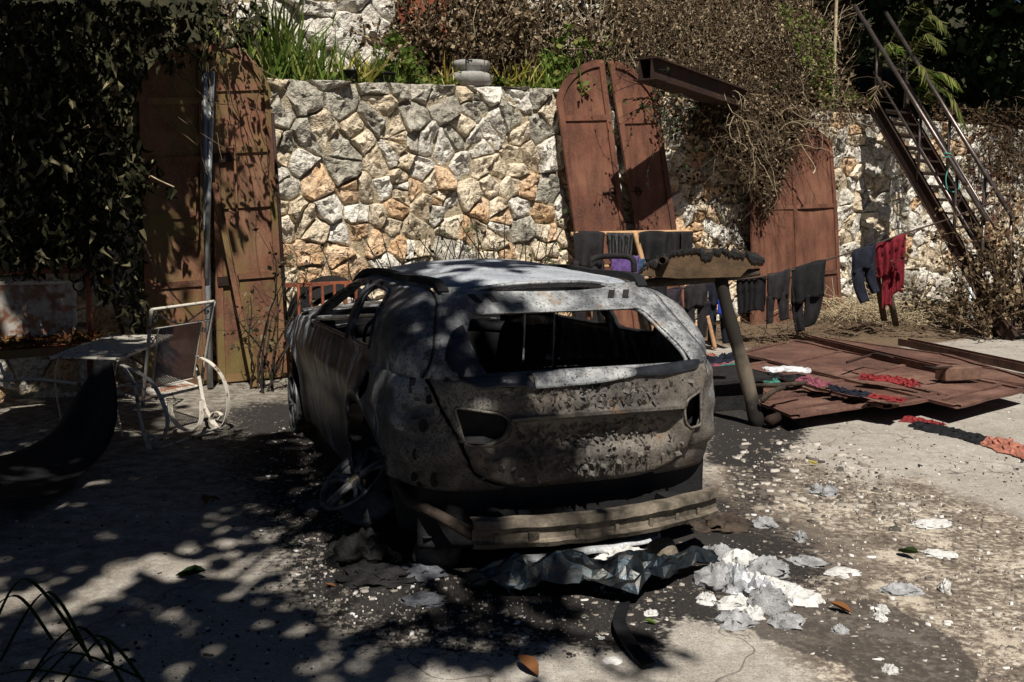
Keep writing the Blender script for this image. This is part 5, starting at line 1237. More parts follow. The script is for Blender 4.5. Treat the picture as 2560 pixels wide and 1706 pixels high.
m = MB(); m.tube(catmull([at(*S(1914, 240), 16.6), at(*S(1918, 120), 16.6), at(*S(1923, -40), 16.6)], 5), .028, 7); setp(m.build('slender_trunk', M['pale_stem'], None, smooth=True, loc=at(*S(1914, 240), 16.6)), 'slender pale sapling trunk left of the stair head', 'sapling')
# ---------- dark plant in the near left corner
FP = thing('corner_plant', gnd(*S(20, 1560)), 'dark strappy plant in the near left corner of the yard', 'plant')
bl = []
for (x0, y0, x1, y1, x2, y2) in [(-30, 1480, 60, 1330, 200, 1500), (0, 1520, 110, 1360, 210, 1520), (60, 1600, 220, 1460, 340, 1580), (40, 1600, 180, 1440, 300, 1600), (-40, 1420, 40, 1370, 120, 1470), (120, 1600, 230, 1470, 260, 1520), (-30, 1560, 90, 1540, 330, 1590), (20, 1640, 140, 1500, 330, 1560)]:
    m = MB(); pts = catmull([at(*S(x0, y0), 2.6), at(*S(x1, y1), 2.75), at(*S(x2, y2), 2.9)], 8)
    m.band(pts, .02, .002, Vector((.5, -.4, .3))); m.build('blade', M['leaf_dark'], FP, smooth=True)
for (cx, cy, L_) in ():
    T, Fq = _leaf_template([.02, .28, .33, .2, .01], .25, .3); m = MB(); c = at(*S(cx, cy), 3.0); Rm = Matrix(((.9, .2, 0), (.1, .5, .6), (-.45, -.3, .8))).transposed()
    for t in T: m.v.append(c + Rm @ Vector(t) * L_)
    m.f += [tuple(f) for f in Fq.tolist()]; m.build('broad_leaf', M['leaf_dark'], FP, smooth=True)
    m = MB(); m.tube(catmull([c, c + Vector((-.15, -.1, -.4)), gnd(*S(20, 1560))], 5), .006, 5); m.build('stalk', M['black_stem'], FP)

# ---------- unseen trees around the yard, added to block sky light and deepen shade
R8 = np.random.default_rng(9)
for i, (x, y, h, lab) in enumerate([(-11, 4, 10, 'unseen tall dark tree left of the yard'), (-10.5, 9.5, 10, 'unseen tall dark tree left of the stone wall'), (-9.5, -6.5, 10, 'unseen tall dark tree at the back left corner of the yard'), (-3, -10.5, 9.5, 'unseen tall dark tree directly behind the camera'), (4.5, -11.5, 9.5, 'unseen tall dark tree behind the camera to the right'), (11.5, -7, 9.5, 'unseen tall dark tree at the back right corner of the yard'), (13.5, 1.5, 10, 'unseen tall dark tree right of the yard'), (15.5, 8.5, 10, 'unseen tall dark tree right of the fallen doors')]):
    cl = [Vector((x + R8.normal(0, 1.9), y + R8.normal(0, 1.9), R8.uniform(.8, h))) for _ in range(48)]
    tree('sky_block_tree', (x, y, 0), (x + .4, y, h*.8), .22, cl, 1500, .5, 'leaf_dark', lab, R8, 1.15, 'added trees around the yard', .8)
# ================================================================== WASHING
def cloth_sheet(P0, P1, L, nfold, amp, r, back=.25, hem=None, taper=1.0, sway=0.0):
    """cloth hanging over a line from P0 to P1 (points on the line), front length L, folded back by `back`"""
    P0, P1 = Vector(P0), Vector(P1); n = max(10, nfold*6); fr = Vector((0, -1, 0)); m = 22; G = []; ph = r.uniform(0, 6)
    c = (P0 + P1)/2
    rows = [(-back, -1)] + [(-back*.6, -1), (-back*.3, -1), (-.02, -.6), (.0, .0), (.02, .6)] + [(t, 1) for t in np.linspace(.06, 1, m)]
    for (t, sd) in rows:
        row = []; tt = t if t > 0 else 0
        for i in range(n+1):
            s = i/n; p = P0.lerp(P1, s); p = c + (p - c)*(1 + (taper-1)*tt)
            l = L * (hem(s) if hem else 1.0) if t > 0 else 1.0
            dz = -t*l if t > 0 else t
            fold = 1.25*amp * (min(1, abs(t)*3 + .15)) * (math.sin(s*nfold*6.283 + ph + 1.2*nz((s*2, t*1.0, ph), 1)) + .6*nz((s*5, t*1.0, ph), 1.3))
            row.append(p + Vector((sway*tt*L + .02*tt*nz((s*4, t*3, ph+2), 1), 0, dz)) + fr*(.015*sd + fold*(1 if sd > 0 else -.6)))
        G.append(row)
    mb = MB(); mb.grid(G); return mb
def garment(name, parts, mat, label, cat, thick=.006, seed=0, loc=None):
    """parts: list of (pxL, pyL, pxR, pyR, bottom_py, Y, folds, amp, taper)"""
    r = random.Random(seed); mb = MB(); L0 = None
    for (xl, yl, xr, yr, yb, Y, nf, am, tp) in parts:
        a = at(xl, yl, Y); b = at(xr, yr, Y + .1); L = (yb - (yl+yr)/2)/F_PX*Y
        c = cloth_sheet(a, b, L, nf, am, r, back=min(.3, L*.4), hem=lambda s, k=r.uniform(0, 6): 1 + .035*math.sin(s*5 + k), taper=tp); i0 = len(mb.v); mb.v += c.v; mb.f += [tuple(i0+j for j in f) for f in c.f]
        if L0 is None: L0 = (a+b)/2
    o = mb.build(name, M[mat], None, smooth=True, loc=L0, thick=thick); return setp(o, label, cat)
def trousers(name, xl, yl, xr, yr, yb, Y, mat, label, seed, crotch=.35, amp=.018, legs=((0, .46), (.54, 1)), uneven=0.0, sway=(0, 0)):
    """waist hung on the line, two legs"""
    r = random.Random(seed); mb = MB(); a = at(xl, yl, Y); b = at(xr, yr, Y + .08); L = (yb - (yl+yr)/2)/F_PX*Y
    ph = r.uniform(0, 6); G = []; cw = (a + b)/2
    for j in range(12):
        t = j/11; row = []
        for i in range(33):
            an = 2*math.pi*i/32; dp = .018 + .034*min(1, t*2.5); fo = amp*1.5*(.25 + t)*math.sin(an*5 + ph + 1.5*t) + .03*nz((math.cos(an)*2, math.sin(an)*2 + ph, t*1.5), 1.1)*t
            row.append(cw + (b - a)*.5*math.cos(an)*(1 - .10*t + .05*nz((t*3, ph, math.cos(an)), 1.)) + Vector((0, math.sin(an)*dp + fo, .012 - (L*crotch + .02)*t - .03*(1 - abs(math.cos(an)))*t*math.sin(an*3 + ph) - .012*math.sin(an*2 + ph)*(1 - t))))
        G.append(row)
    g = MB(); g.grid(G); mb.v += g.v; mb.f += g.f
    for k, (s0, s1) in enumerate(legs):
        p0 = a.lerp(b, s0) - Vector((0, 0, L*crotch*.86)); p1 = a.lerp(b, s1) - Vector((0, 0, L*crotch*.86)); q_ = L*(1 - crotch*.86)*(1 - (uneven if k else 0)); G = []
        ph = r.uniform(0, 6)
        for j in range(20):
            t = j/19; c = (p0+p1)/2; wd = (p1-p0)*(1 - .25*t); row = []
            for i in range(17):
                an = 2*math.pi*i/16; x = math.cos(an)*.5; yv = math.sin(an)*(.040 + .008*math.sin(t*7+ph)) + .010*math.sin(an*4 + ph + 2*t); row.append(c + wd*x + Vector((sway[k]*t*t, yv + .03*nz((math.cos(an)*1.8, math.sin(an)*1.8 + ph, t*1.6), 1.2), -q_*t)))
            G.append(row)
        i0 = len(mb.v); g = MB(); g.grid(G); mb.v += g.v; mb.f += [tuple(i0+j for j in f) for f in g.f]
    o = mb.build(name, M[mat], None, smooth=True, loc=(a+b)/2, thick=.004); return setp(o, label, 'trousers')
# wooden drying frame
RK = thing('drying_frame', at(1560, 880, 12.0), 'rough wooden pole frame holding black washing before the centre doors', 'frame')
for nm, pts, r_ in (('crossbar', [(1428, 586, 11.7), (1600, 582, 12.0), (1730, 580, 12.2)], .028), ('upright', [(1588, 584, 11.95), (1612, 680, 11.8), (1640, 850, 11.6)], .032), ('crossbar', [(1440, 668, 11.75), (1600, 664, 12.0)], .022), ('crossbar', [(1655, 825, 12.2), (1750, 812, 12.4), (1800, 806, 12.5)], .026), ('upright', [(1768, 790, 12.4), (1778, 830, 12.4), (1788, 872, 12.4)], .028), ('upright', [(1440, 580, 11.7), (1470, 700, 11.7), (1492, 852, 11.7)], .028)):
    m = MB(); m.tube(catmull([at(*p) for p in pts], 5), r_, 8); m.build(nm, M['raw_wood'], RK, smooth=True)
trousers('trousers', 1434, 582, 1512, 584, 850, 11.66, 'cloth_charcoal', 'charcoal trousers at the left end of the wooden frame', 1, .3)
garment('shirt', [(1517, 582, 1584, 584, 655, 11.82, 4, .02, .8)], 'cloth_sequin', 'glittery black top hung in the middle of the wooden frame', 'top', seed=2)
trousers('trousers', 1598, 582, 1672, 582, 800, 11.9, 'cloth_black', 'wide draped black trousers right of the frame post', 3, .3, .03)
garment('shirt', [(1660, 580, 1728, 579, 632, 12.05, 3, .015, .95), (1702, 580, 1732, 579, 655, 12.07, 1, .012, .9), (1655, 580, 1680, 580, 690, 12.08, 1, .012, .8)], 'cloth_charcoal', 'dark sleeved top at the right end of the wooden frame', 'top', seed=4)
m = MB(); c = at(1560, 662, 11.72); r = random.Random(4); m.grid([[c + Vector((x*.16, -.06 - .05*math.cos(x*1.2) + .02*nz((x*3, z, 0), 2), z*.11 + .02*nz((x*3, z*3, 1), 2))) for x in np.linspace(-1, 1, 18)] for z in np.linspace(-1, 1, 12)])
setp(m.build('bundle', M['cloth_violet'], None, smooth=True, loc=c, thick=.01), 'shiny violet cloth bundle behind the charred chair arm', 'cloth')
m = MB(); c = at(1590, 672, 11.78); m.grid([[c + Vector((x*.10, -.05*math.cos(x*1.3), z*.12 + .02*nz((x*3, z*3, 1), 2))) for x in np.linspace(-1, 1, 14)] for z in np.linspace(-1, 1, 10)])
setp(m.build('bundle', M['cloth_speckle'], None, smooth=True, loc=c, thick=.01), 'small blue speckled cloth beside the violet bundle', 'cloth')
# the washing line
lp = [(1608, 738, 12.1), (1700, 722, 12.3), (1790, 703, 12.5), (1920, 690, 12.7), (2060, 652, 13.0), (2150, 624, 13.3), (2262, 584, 13.7), (2380, 545, 14.1), (2480, 505, 14.6)]
m = MB(); m.tube(catmull([at(*p) for p in lp], 4), .012, 6); setp(m.build('washing_line', M['rope_wire'], None, smooth=True, loc=at(*lp[0])), 'dark washing line running from the wooden frame up to the stair', 'line')
def lineY(x): return float(np.interp(x, [p[0] for p in lp], [p[2] for p in lp]))
def liney(x): return float(np.interp(x, [p[0] for p in lp], [p[1] for p in lp]))
def hang_tr(x0, x1, yb, mat, lab, seed, **k): return trousers('trousers', x0, liney(x0), x1, liney(x1), yb, lineY(x0), mat, lab, seed, **k)
hang_tr(1626, 1706, 836, 'cloth_aubergine', 'frayed dark trousers at the left end of the washing line', 11, uneven=.0, sway=(.0, .06))
hang_tr(1710, 1772, 850, 'cloth_charcoal', 'black trousers left of the navy ones on the washing line', 12, crotch=.4, sway=(.05, .0))
hang_tr(1770, 1822, 862, 'cloth_navy', 'faded navy trousers just left of the charred post', 13, sway=(0, .05))
garment('shirt', [(1842, liney(1842), 1900, liney(1900), 782, lineY(1870), 4, .022, .85), (1893, liney(1893), 1915, liney(1915), 778, lineY(1905), 1, .01, .95)], 'cloth_black', 'shredded black top just right of the charred post', 'top', seed=14)
hang_tr(1918, 1976, 804, 'cloth_charcoal', 'narrow black leggings on the washing line', 15, crotch=.5, legs=((0, .35), (.45, .98)), uneven=.0, sway=(.0, .03))
hang_tr(1978, 2066, 822, 'cloth_black', 'baggy black trousers at the right of the wide iron door', 16, crotch=.55, amp=.03, legs=((.05, .38), (.42, .98)), sway=(.05, -.08))
hang_tr(2130, 2190, 750, 'cloth_navy', 'navy blue trousers left of the red cloth', 17, crotch=.42, legs=((.0, .52), (.55, 1.0)), uneven=.15, sway=(.12, .1))
garment('dress', [(2183, liney(2183), 2263, liney(2263), 685, lineY(2220), 4, .035, .62), (2232, liney(2232), 2264, liney(2264), 735, lineY(2250) + .05, 2, .02, .9), (2205, liney(2205) + 30, 2240, liney(2240) + 20, 768, lineY(2225) + .08, 2, .02, .7)], 'cloth_red', 'crimson dress hanging on the washing line by the stair', 'dress', seed=18)
for (x, y0, x1, y1, lab) in ((2192, 690, 2210, 800, 'left one of two short wooden props under the red cloth'), (2215, 690, 2240, 815, 'right one of two short wooden props under the red cloth')):
    pole('wooden_prop', [at(x1, y1, 14.2), at(x, y0, 14.0)], .045, 'bark', lab, 'post')
m = MB(); c = at(1808, 768, 12.35); m.grid([[c + Vector((x*.07, -.04*math.cos(x), z*.09)) for x in np.linspace(-1, 1, 8)] for z in np.linspace(-1, 1, 8)]); setp(m.build('cloth_scrap', M['blue_plastic'], None, smooth=True, loc=c, thick=.01), 'bright blue cloth scrap behind the charred post', 'cloth')
pole('grey_pipe', [at(2424, 800, 15.6), at(2425, 735, 15.9), at(2428, 690, 16.0)], .06, 'galvanised', 'grey drain pipe at the foot of the stair', 'pipe', 12)

# ================================================================== CHARRED POST AND BOARD
PB_ = gnd(1893, 1064); PT = at(1800, 690, 8.0)
PO = thing('charred_post', PB_, 'leaning half charred wooden post carrying a scorched board', 'post')
m = MB(); pts = [PB_.lerp(PT, t) + Vector((.008*math.sin(t*6), 0, 0)) for t in np.linspace(-.02, 1, 14)]; m.tube(pts, [.062 - .01*t + .004*math.sin(t*21) for t in np.linspace(0, 1, 14)], 14)
q = NT('post_wood', .85, 0, .2); v = q.coord(); vz = q.coord(scale=(1, 1, .12)); g = q.n('ShaderNodeTexCoord'); sp = q.n('ShaderNodeSeparateXYZ'); q.l(g.outputs['Object'], sp.inputs[0])
n1 = q.noise(14, 5, .7, vz); n2 = q.noise(6, 4, .6, v); zc = q.math('ADD', sp.outputs[2], q.math('MULTIPLY', q.math('SUBTRACT', n2, .5), .5)); w_ = q.mix(n1, lin(.07, .056, .042), lin(.2, .165, .125))
q.col(q.mix(q.ramp(zc, [(.12, 1.), (.34, 0.)]), q.mix(q.ramp(zc, [(.50, 0.), (.72, 1.)]), w_, lin(.025, .021, .018)), lin(.018, .016, .014))); q.bump(n1, .5, .01); M['post_wood'] = q.m
m.build('shaft', M['post_wood'], PO, smooth=True)
m = MB(); m.tube([at(1525, 696, 8.15), at(1600, 708, 8.1), at(1680, 704, 8.05), at(1800, 694, 8.0), at(1900, 680, 7.95)], [.03, .036, .04, .038, .03], 10); m.build('cross_log', M['char_wood'], PO, smooth=True)
bp_ = [(1590, 690), (1640, 652), (1690, 634), (1755, 630), (1770, 624), (1850, 628), (1905, 644), (1912, 662), (1870, 674), (1850, 690), (1700, 698)]
m = MB(); N_ = Vector((0, -1, .25)).normalized(); m.poly([at(x + 5*nz((x, y, 0), .11), y + 5*nz((x, y, 4), .13), 7.9) for x, y in bp_], .016, N_); m.build('scorched_board', M['scorched_board'], PO)
# charred, crumbling skin on top of the board
r = random.Random(8); m = MB(); NC = 96; xs_ = np.linspace(1586, 1912, NC)
yt = np.interp(xs_, [1585, 1620, 1680, 1720, 1830, 1880, 1912], [690, 655, 630, 621, 624, 632, 648]) + np.array([7*nz((k*.21, 0, 0), 1) + 5*(r.random() - .5) for k in range(NC)])
low = yt + np.array([7 + 42*max(0, mnoise.noise(Vector((k*.085, 2, 0))) + .05) + 9*r.random()**2 for k in range(NC)])
m.grid([[at(xs_[k], yt[k] + 1, 7.96) for k in range(NC)], [at(xs_[k], yt[k], 7.93) for k in range(NC)], [at(xs_[k], yt[k]*.6 + low[k]*.4, 7.886 - .006*r.random()) for k in range(NC)], [at(xs_[k], low[k], 7.889 - .005*r.random()) for k in range(NC)]])
m.build('charred_edge', M['char'], PO, thick=.006)
m = MB(); m.tube([at(1655, 652, 7.82), at(1690, 650, 8.2)], .030, 12, cap=False); m.build('pipe_end', M['rust_dark'], PO, smooth=True, thick=.006)
# burnt chair arm frame left of the post
CF = thing('burnt_chair', gnd(1545, 900), 'charred black tubular armrest frame between the car and the post', 'frame')
m = MB(); m.tube(catmull([at(1478, 668, 8.6), at(1480, 650, 8.6), at(1505, 642, 8.6), at(1560, 641, 8.5), at(1582, 650, 8.45), at(1585, 680, 8.45)], 6), .026, 8); m.build('arm', M['char'], CF, smooth=True)
m = MB(); m.tube(catmull([at(1515, 690, 8.5), at(1560, 705, 8.45), at(1640, 720, 8.4)], 6), .04, 8); m.build('rail', M['char'], CF, smooth=True)
m = MB(); m.tube([at(1590, 700, 8.45), at(1605, 780, 8.5), gnd(1640, 985)], .04, 8); m.build('leg', M['char_wood'], CF, smooth=True)
m = MB(); m.tube([at(1482, 668, 8.6), at(1500, 780, 8.65), gnd(1525, 975)], .03, 8); m.build('leg', M['char'], CF, smooth=True)
# charred box in the shade between car and post
c = gnd(1835, 1040); m = MB(); m.box(c + Vector((-.05, .45, .14)), (.62, .5, .26), .3, (.04, .05)); m.box(c + Vector((-.05, .42, .285)), (.72, .62, .03), .27, (.03, -.04))
bx_ = m.build('charred_crate', M['char'], None, loc=c); setp(bx_, 'charred black crate in the shade beside the post foot', 'crate')

# ================================================================== RAGS AND LITTER ON THE FALLEN DOORS
def rag(path, w, h, mat, label, seed, n=26, thick=.006, name='rag'):
    """crumpled strip of cloth along a ground path of (px,py,z)"""
    r = random.Random(seed); pts = catmull([gnd(x, y, z) for x, y, z in path], 8); m = MB(); G = []
    for p, i in zip(pts, range(len(pts))):
        d = (pts[min(i+1, len(pts)-1)] - pts[max(i-1, 0)]).normalized(); s = d.cross(Vector((0, 0, 1))); row = []; ww = w*(.55 + .6*abs(nz((i*.35, seed, 0), 1)) + .2)
        if i in (0, len(pts)-1): ww *= .4
        for j in range(n//2 + 1):
            t = -1 + 2*j/(n//2); z = h*(1 - t*t)*(.35 + .9*abs(nz((i*.7, j*.8, seed), 1))) + .02*nz((i*.9, j*1.1, seed + 3), 1.3)
            row.append(p + s*(ww*t + .03*nz((i*.8, j*.7, seed+9), 1.2)) + Vector((0, 0, max(.004, z))))
        G.append(row)
    m.grid(G); o = m.build(name, M[mat], None, smooth=False, loc=pts[0], thick=thick); return setp(o, label, 'cloth')
q8 = lambda x, y, z: (1400 + x/2.028, 550 + y/2.028, z)
rag([q8(625, 665, .1), q8(700, 690, .12), q8(780, 700, .12)], .12, .07, 'cloth_salmon', 'salmon striped cloth heap beside the car roofline', 1)
rag([q8(690, 705, .12), q8(780, 725, .14), q8(880, 700, .14)], .10, .10, 'cloth_navy', 'dark blue cloth heap left of the post', 2)
rag([q8(720, 740, .12), q8(800, 760, .14), q8(890, 745, .14)], .12, .08, 'cloth_pink', 'pink and grey cloth heap left of the post', 3)
rag([q8(820, 755, .18), q8(860, 748, .18), q8(885, 740, .18)], .07, .05, 'cloth_teal', 'teal cloth scrap left of the post', 4)
rag([q8(1040, 765, .16), q8(1150, 760, .17), q8(1270, 768, .16)], .17, .035, 'cloth_white', 'flat white sheet lying on the fallen doors', 5)
rag([q8(1000, 790, .17), q8(1100, 800, .18), q8(1230, 815, .18)], .11, .06, 'cloth_black', 'burnt black cloth strip on the fallen doors', 6)
rag([q8(1225, 815, .2), q8(1290, 830, .2), q8(1360, 850, .2)], .10, .07, 'cloth_pink', 'pink and black cloth heap on the middle of the fallen doors', 7)
rag([q8(1370, 855, .2), q8(1480, 880, .2), q8(1580, 895, .2)], .09, .04, 'cloth_navy', 'blue black burnt cloth strip on the long fallen door', 8)
rag([q8(1580, 895, .22), q8(1660, 910, .22), q8(1750, 920, .22)], .09, .03, 'cloth_scarlet', 'thin burnt red cloth at the near edge of the long fallen door', 9)
rag([q8(1530, 805, .2), q8(1620, 815, .21), q8(1720, 825, .21), q8(1810, 850, .2)], .09, .07, 'cloth_scarlet', 'bright red cloth lying on the rightmost fallen door', 10)
rag([q8(1040, 825, .2), q8(1070, 828, .2), q8(1100, 825, .2)], .05, .04, 'cloth_teal', 'small green cloth scrap on the fallen doors', 12)
rag([q8(1745, 1015, .0), q8(1830, 1030, .0), q8(1930, 1050, .0)], .12, .05, 'cloth_scarlet', 'burnt red cloth strip on the concrete at the far right, left end', 13)
rag([q8(1800, 1040, .0), q8(1950, 1075, .0), q8(2100, 1110, .0), q8(2200, 1140, .0)], .15, .05, 'cloth_black', 'burnt black middle of the cloth strip on the concrete', 14)
rag([q8(2190, 1130, .0), q8(2290, 1165, .0), q8(2400, 1200, .0), q8(2500, 1240, 0)], .17, .07, 'cloth_salmon', 'salmon red end of the cloth strip at the right edge', 15)

# ================================================================== LEFT SIDE: CHAIR, TABLE, BENCH, TARP
def Q5(x, y, Y): return at(x/2.24, 600 + y/2.24, Y)
CH = thing('garden_chair', gnd(440, 1100), 'white wrought iron spring garden chair with mesh back and scrolled runners', 'chair')
def wire(nm, pts, r_, mat='flaking_white', n=6, par=CH, k=6, smooth=True):
    m = MB(); m.tube(catmull(pts, k), r_, n); return m.build(nm, M[mat], par, smooth=smooth)
YL, YR = 7.25, 7.75
bTL, bTR = Q5(848, 392, YL), Q5(1198, 345, YR); bBL, bBR = Q5(800, 920, YL + .25), Q5(1120, 840, YR + .25)
wire('back_post', [bBL, bBL.lerp(bTL, .5), bTL], .014); wire('back_post', [bBR, bBR.lerp(bTR, .5), bTR], .014); wire('top_rail', [bTL, bTL.lerp(bTR, .5), bTR], .014)
bq = lambda s, t: bBL.lerp(bBR, s).lerp(bTL.lerp(bTR, s), t)
wire('back_rail', [bq(.0, .80), bq(.5, .80), bq(1, .80)], .009)
for s in (.13, .84): wire('back_stay', [bq(s, .16), bq(s, .5), bq(s, .80)], .008)
wire('back_rail', [bq(.13, .16), bq(.5, .16), bq(.84, .16)], .008)
wire('cross_stay', [bq(.02, .98), bq(.42, .82), bq(.5, .81)], .006); wire('cross_stay', [bq(.98, .98), bq(.6, .82), bq(.5, .81)], .006)
def mesh_panel(nm, fq, nu, nv, wd, mat, par, N=Vector((0, -1, 0))):
    m = MB(); I = 0
    for i in range(-nv, nu):
        pts = [(i + k, k) for k in range(nv+1) if 0 <= i + k <= nu]
        if len(pts) > 1: m.band([fq(a/nu, b/nv) for a, b in (pts[0], pts[-1])], wd, .003, (fq(1, 0) - fq(0, 0)))
    for i in range(0, nu + nv):
        pts = [(i - k, k) for k in range(nv+1) if 0 <= i - k <= nu]
        if len(pts) > 1: m.band([fq(a/nu, b/nv) + N*.002 for a, b in (pts[0], pts[-1])], wd, .003, (fq(1, 0) - fq(0, 0)))
    return m.build(nm, M[mat], par)
mesh_panel('mesh_back', lambda s, t: bq(.13 + .71*s, .16 + .64*t), 18, 22, .011, 'mesh_grey', CH)
for s0, sg in ((.0, 1), (.97, -1)):
    for t0 in (.9, .70): wire('scroll', [bq(s0 + sg*(.01 + .05*k/8*math.cos(k*.9) + .05), t0 + .035*k/8*math.sin(k*.9)) for k in range(9)], .006, k=3)
# seat
sA, sB = bBL + Vector((0, 0, .02)), bBR + Vector((0, 0, .02)); fwd = Vector((-.42, .40, .03)); sq = lambda s, t: sA.lerp(sB, s) + fwd*t
for a, b in (((0, 0), (1, 0)), ((1, 0), (1, 1)), ((1, 1), (0, 1)), ((0, 1), (0, 0))): wire('seat_rail', [sq(*a), sq((a[0]+b[0])/2, (a[1]+b[1])/2), sq(*b)], .012)
mesh_panel('mesh_seat', sq, 22, 18, .009, 'flaking_mesh', CH, Vector((0, 0, 1)))
# arms and runners: flat curved strips
def strip(nm, pts, w, h, side, par=CH, mat='flaking_white'):
    m = MB(); m.band(catmull(pts, 7), w, h, side); return m.build(nm, M[mat], par)
lat = (bTR - bTL).normalized()
strip('arm', [Q5(680, 700, YL + .1), Q5(760, 735, YL - .05), Q5(850, 800, YL - .1), Q5(915, 920, YL - .1), Q5(938, 1030, YL - .1), Q5(900, 1140, YL - .08), Q5(860, 1185, YL - .05), Q5(828, 1150, YL - .05), Q5(838, 1100, YL - .05), Q5(870, 1098, YL - .05), Q5(878, 1130, YL - .05), Q5(855, 1140, YL - .05)], .035, .006, lat)
strip('arm', [Q5(680, 700, YL + .1), Q5(745, 790, YL + .1), Q5(770, 900, YL + .1), Q5(785, 1000, YL + .05), Q5(830, 1160, YL - .03)], .03, .006, lat)
strip('arm', [Q5(1095, 650, YR + .15), Q5(1180, 690, YR), Q5(1250, 780, YR), Q5(1278, 900, YR), Q5(1262, 1010, YR), Q5(1225, 1050, YR), Q5(1180, 1010, YR), Q5(1200, 965, YR), Q5(1240, 980, YR), Q5(1225, 1005, YR)], .035, .006, lat)
strip('arm', [Q5(1100, 700, YR + .2), Q5(1120, 800, YR + .15), Q5(1150, 940, YR + .05), Q5(1215, 1045, YR)], .03, .006, lat)
wire('stretcher', [Q5(890, 1170, YL - .03), Q5(1050, 1115, (YL+YR)/2), Q5(1222, 1050, YR)], .012)
strip('spring', [Q5(955, 900, 7.7), Q5(960, 980, 7.65), Q5(1010, 1050, 7.6), Q5(1080, 1065, 7.6), Q5(1125, 1010, 7.7), Q5(1130, 900, 7.8)], .05, .008, Vector((.3, .9, 0)))
# slatted table
TB = thing('slatted_table', gnd(250, 960), 'low white slatted metal table left of the garden chair', 'table')
tq = lambda s, t: Q5(285, 655, 7.55).lerp(Q5(655, 665, 7.4), s).lerp(Q5(575, 540, 8.9).lerp(Q5(960, 535, 8.7), s), t)
for k in range(17):
    m = MB(); t = k/16; m.bar(tq(0, t), tq(1, t), .035 if k in (0, 16) else .026, .012); m.build('slat', M['flaking_white'], TB)
for s in (0, 1): m = MB(); m.bar(tq(s, 0) - Vector((0, 0, .012)), tq(s, 1) - Vector((0, 0, .012)), .02, .02); m.build('side_rail', M['flaking_white'], TB)
for p, g in ((tq(.05, .08), gnd(155, 1000)), (tq(.95, .08), gnd(300, 1010)), (tq(.05, .92), gnd(210, 915)), (tq(.95, .92), gnd(400, 905))):
    mid = p.lerp(g, .6) + Vector((-.05, 0, 0)); m = MB(); m.band(catmull([p, mid, Vector((p.x - .02, p.y + .05, .01))], 6), .022, .008, Vector((0, 1, 0))); m.build('leg', M['flaking_white'], TB)
# glider bench with mesh back
BN = thing('mesh_bench', gnd(60, 960), 'rusty garden bench with flaking white mesh back at the left edge', 'bench')
YB = 8.6; bn = lambda s, t: Q5(-160, 640, YB - .3).lerp(Q5(505, 590, YB + .25), s).lerp(Q5(-160, 175, YB - .25).lerp(Q5(497, 172, YB + .3), s), t)
for a, b in (((0, 0), (0, 1)), ((1, -.9), (1, 1)), ((0, 1), (1, 1)), ((0, .12), (1, .12))):
    m = MB(); m.bar(bn(*a), bn(*b), .05, .03, Vector((0, -1, 0))); m.build('frame_bar', M['rust_bright'], BN)
bm2 = lambda s, t: bn(-.02 + .90*s, .13 + .72*t) + Vector((0, -.03, 0))
mesh_panel('mesh_back', bm2, 40, 20, .011, 'flaking_mesh', BN)
for t in (0, 1): m = MB(); m.bar(bm2(0, t), bm2(1, t), .03, .02, Vector((0, -1, 0))); m.build('panel_edge', M['flaking_white'], BN)
m = MB(); m.bar(bm2(1, 0), bm2(1, 1), .03, .02, Vector((0, -1, 0))); m.build('panel_edge', M['flaking_white'], BN)
m = MB(); bs0, bs1 = Q5(-200, 640, YB - .75), Q5(470, 590, YB - .2); m.poly([bs0, bs1, bs1 + Vector((.0, .45, .02)), bs0 + Vector((0, .45, .02))], .03); m.build('seat', M['rust_bright'], BN)
m = MB(); m.bar(bs0 - Vector((0, 0, .03)), bs1 - Vector((0, 0, .03)), .03, .07); m.build('seat_edge', M['rust_old'], BN)
for (x, y) in ((110, 205), (425, 205), (465, 495), (448, 255)):
    m = MB(); c = Q5(x, y, YB); m.tube([c + Vector((.05*math.cos(a), -.02, .05*math.sin(a))) for a in np.linspace(0, 6.283, 14)], .008, 5, cap=False); m.build('ring', M['rust_dark'], BN)
m = MB(); m.tube(catmull([Q5(0, 690, 8.0), Q5(20, 750, 8.0), Q5(60, 780, 8.0), Q5(65, 750, 8.0), Q5(40, 755, 8.0)], 5), .012, 6); m.build('scroll_leg', M['flaking_white'], BN, smooth=True)
m = MB(); m.tube(catmull([Q5(0, 790, 8.0), Q5(200, 780, 8.1), Q5(430, 805, 8.2)], 6), .014, 6); m.build('runner', M['flaking_white'], BN, smooth=True)
R9 = np.random.default_rng(4); n_ = 420; s_ = R9.random(n_); t_ = R9.random(n_); pb = np.array([tuple(bs0.lerp(bs1, a) + Vector((0, .42*b, .03 + .03*R9.random()))) for a, b in zip(s_, t_)]); o = cloud('leaf_litter', pb, R9.uniform(.04, .1, n_), R9.normal(size=(n_, 3))*np.array([1, 1, .4]), 'fallen_leaf', None, T_WILT, R9, loc=Vector(pb[0])); setp(o, 'dry leaf litter lying on the bench seat', 'litter', kind='stuff')
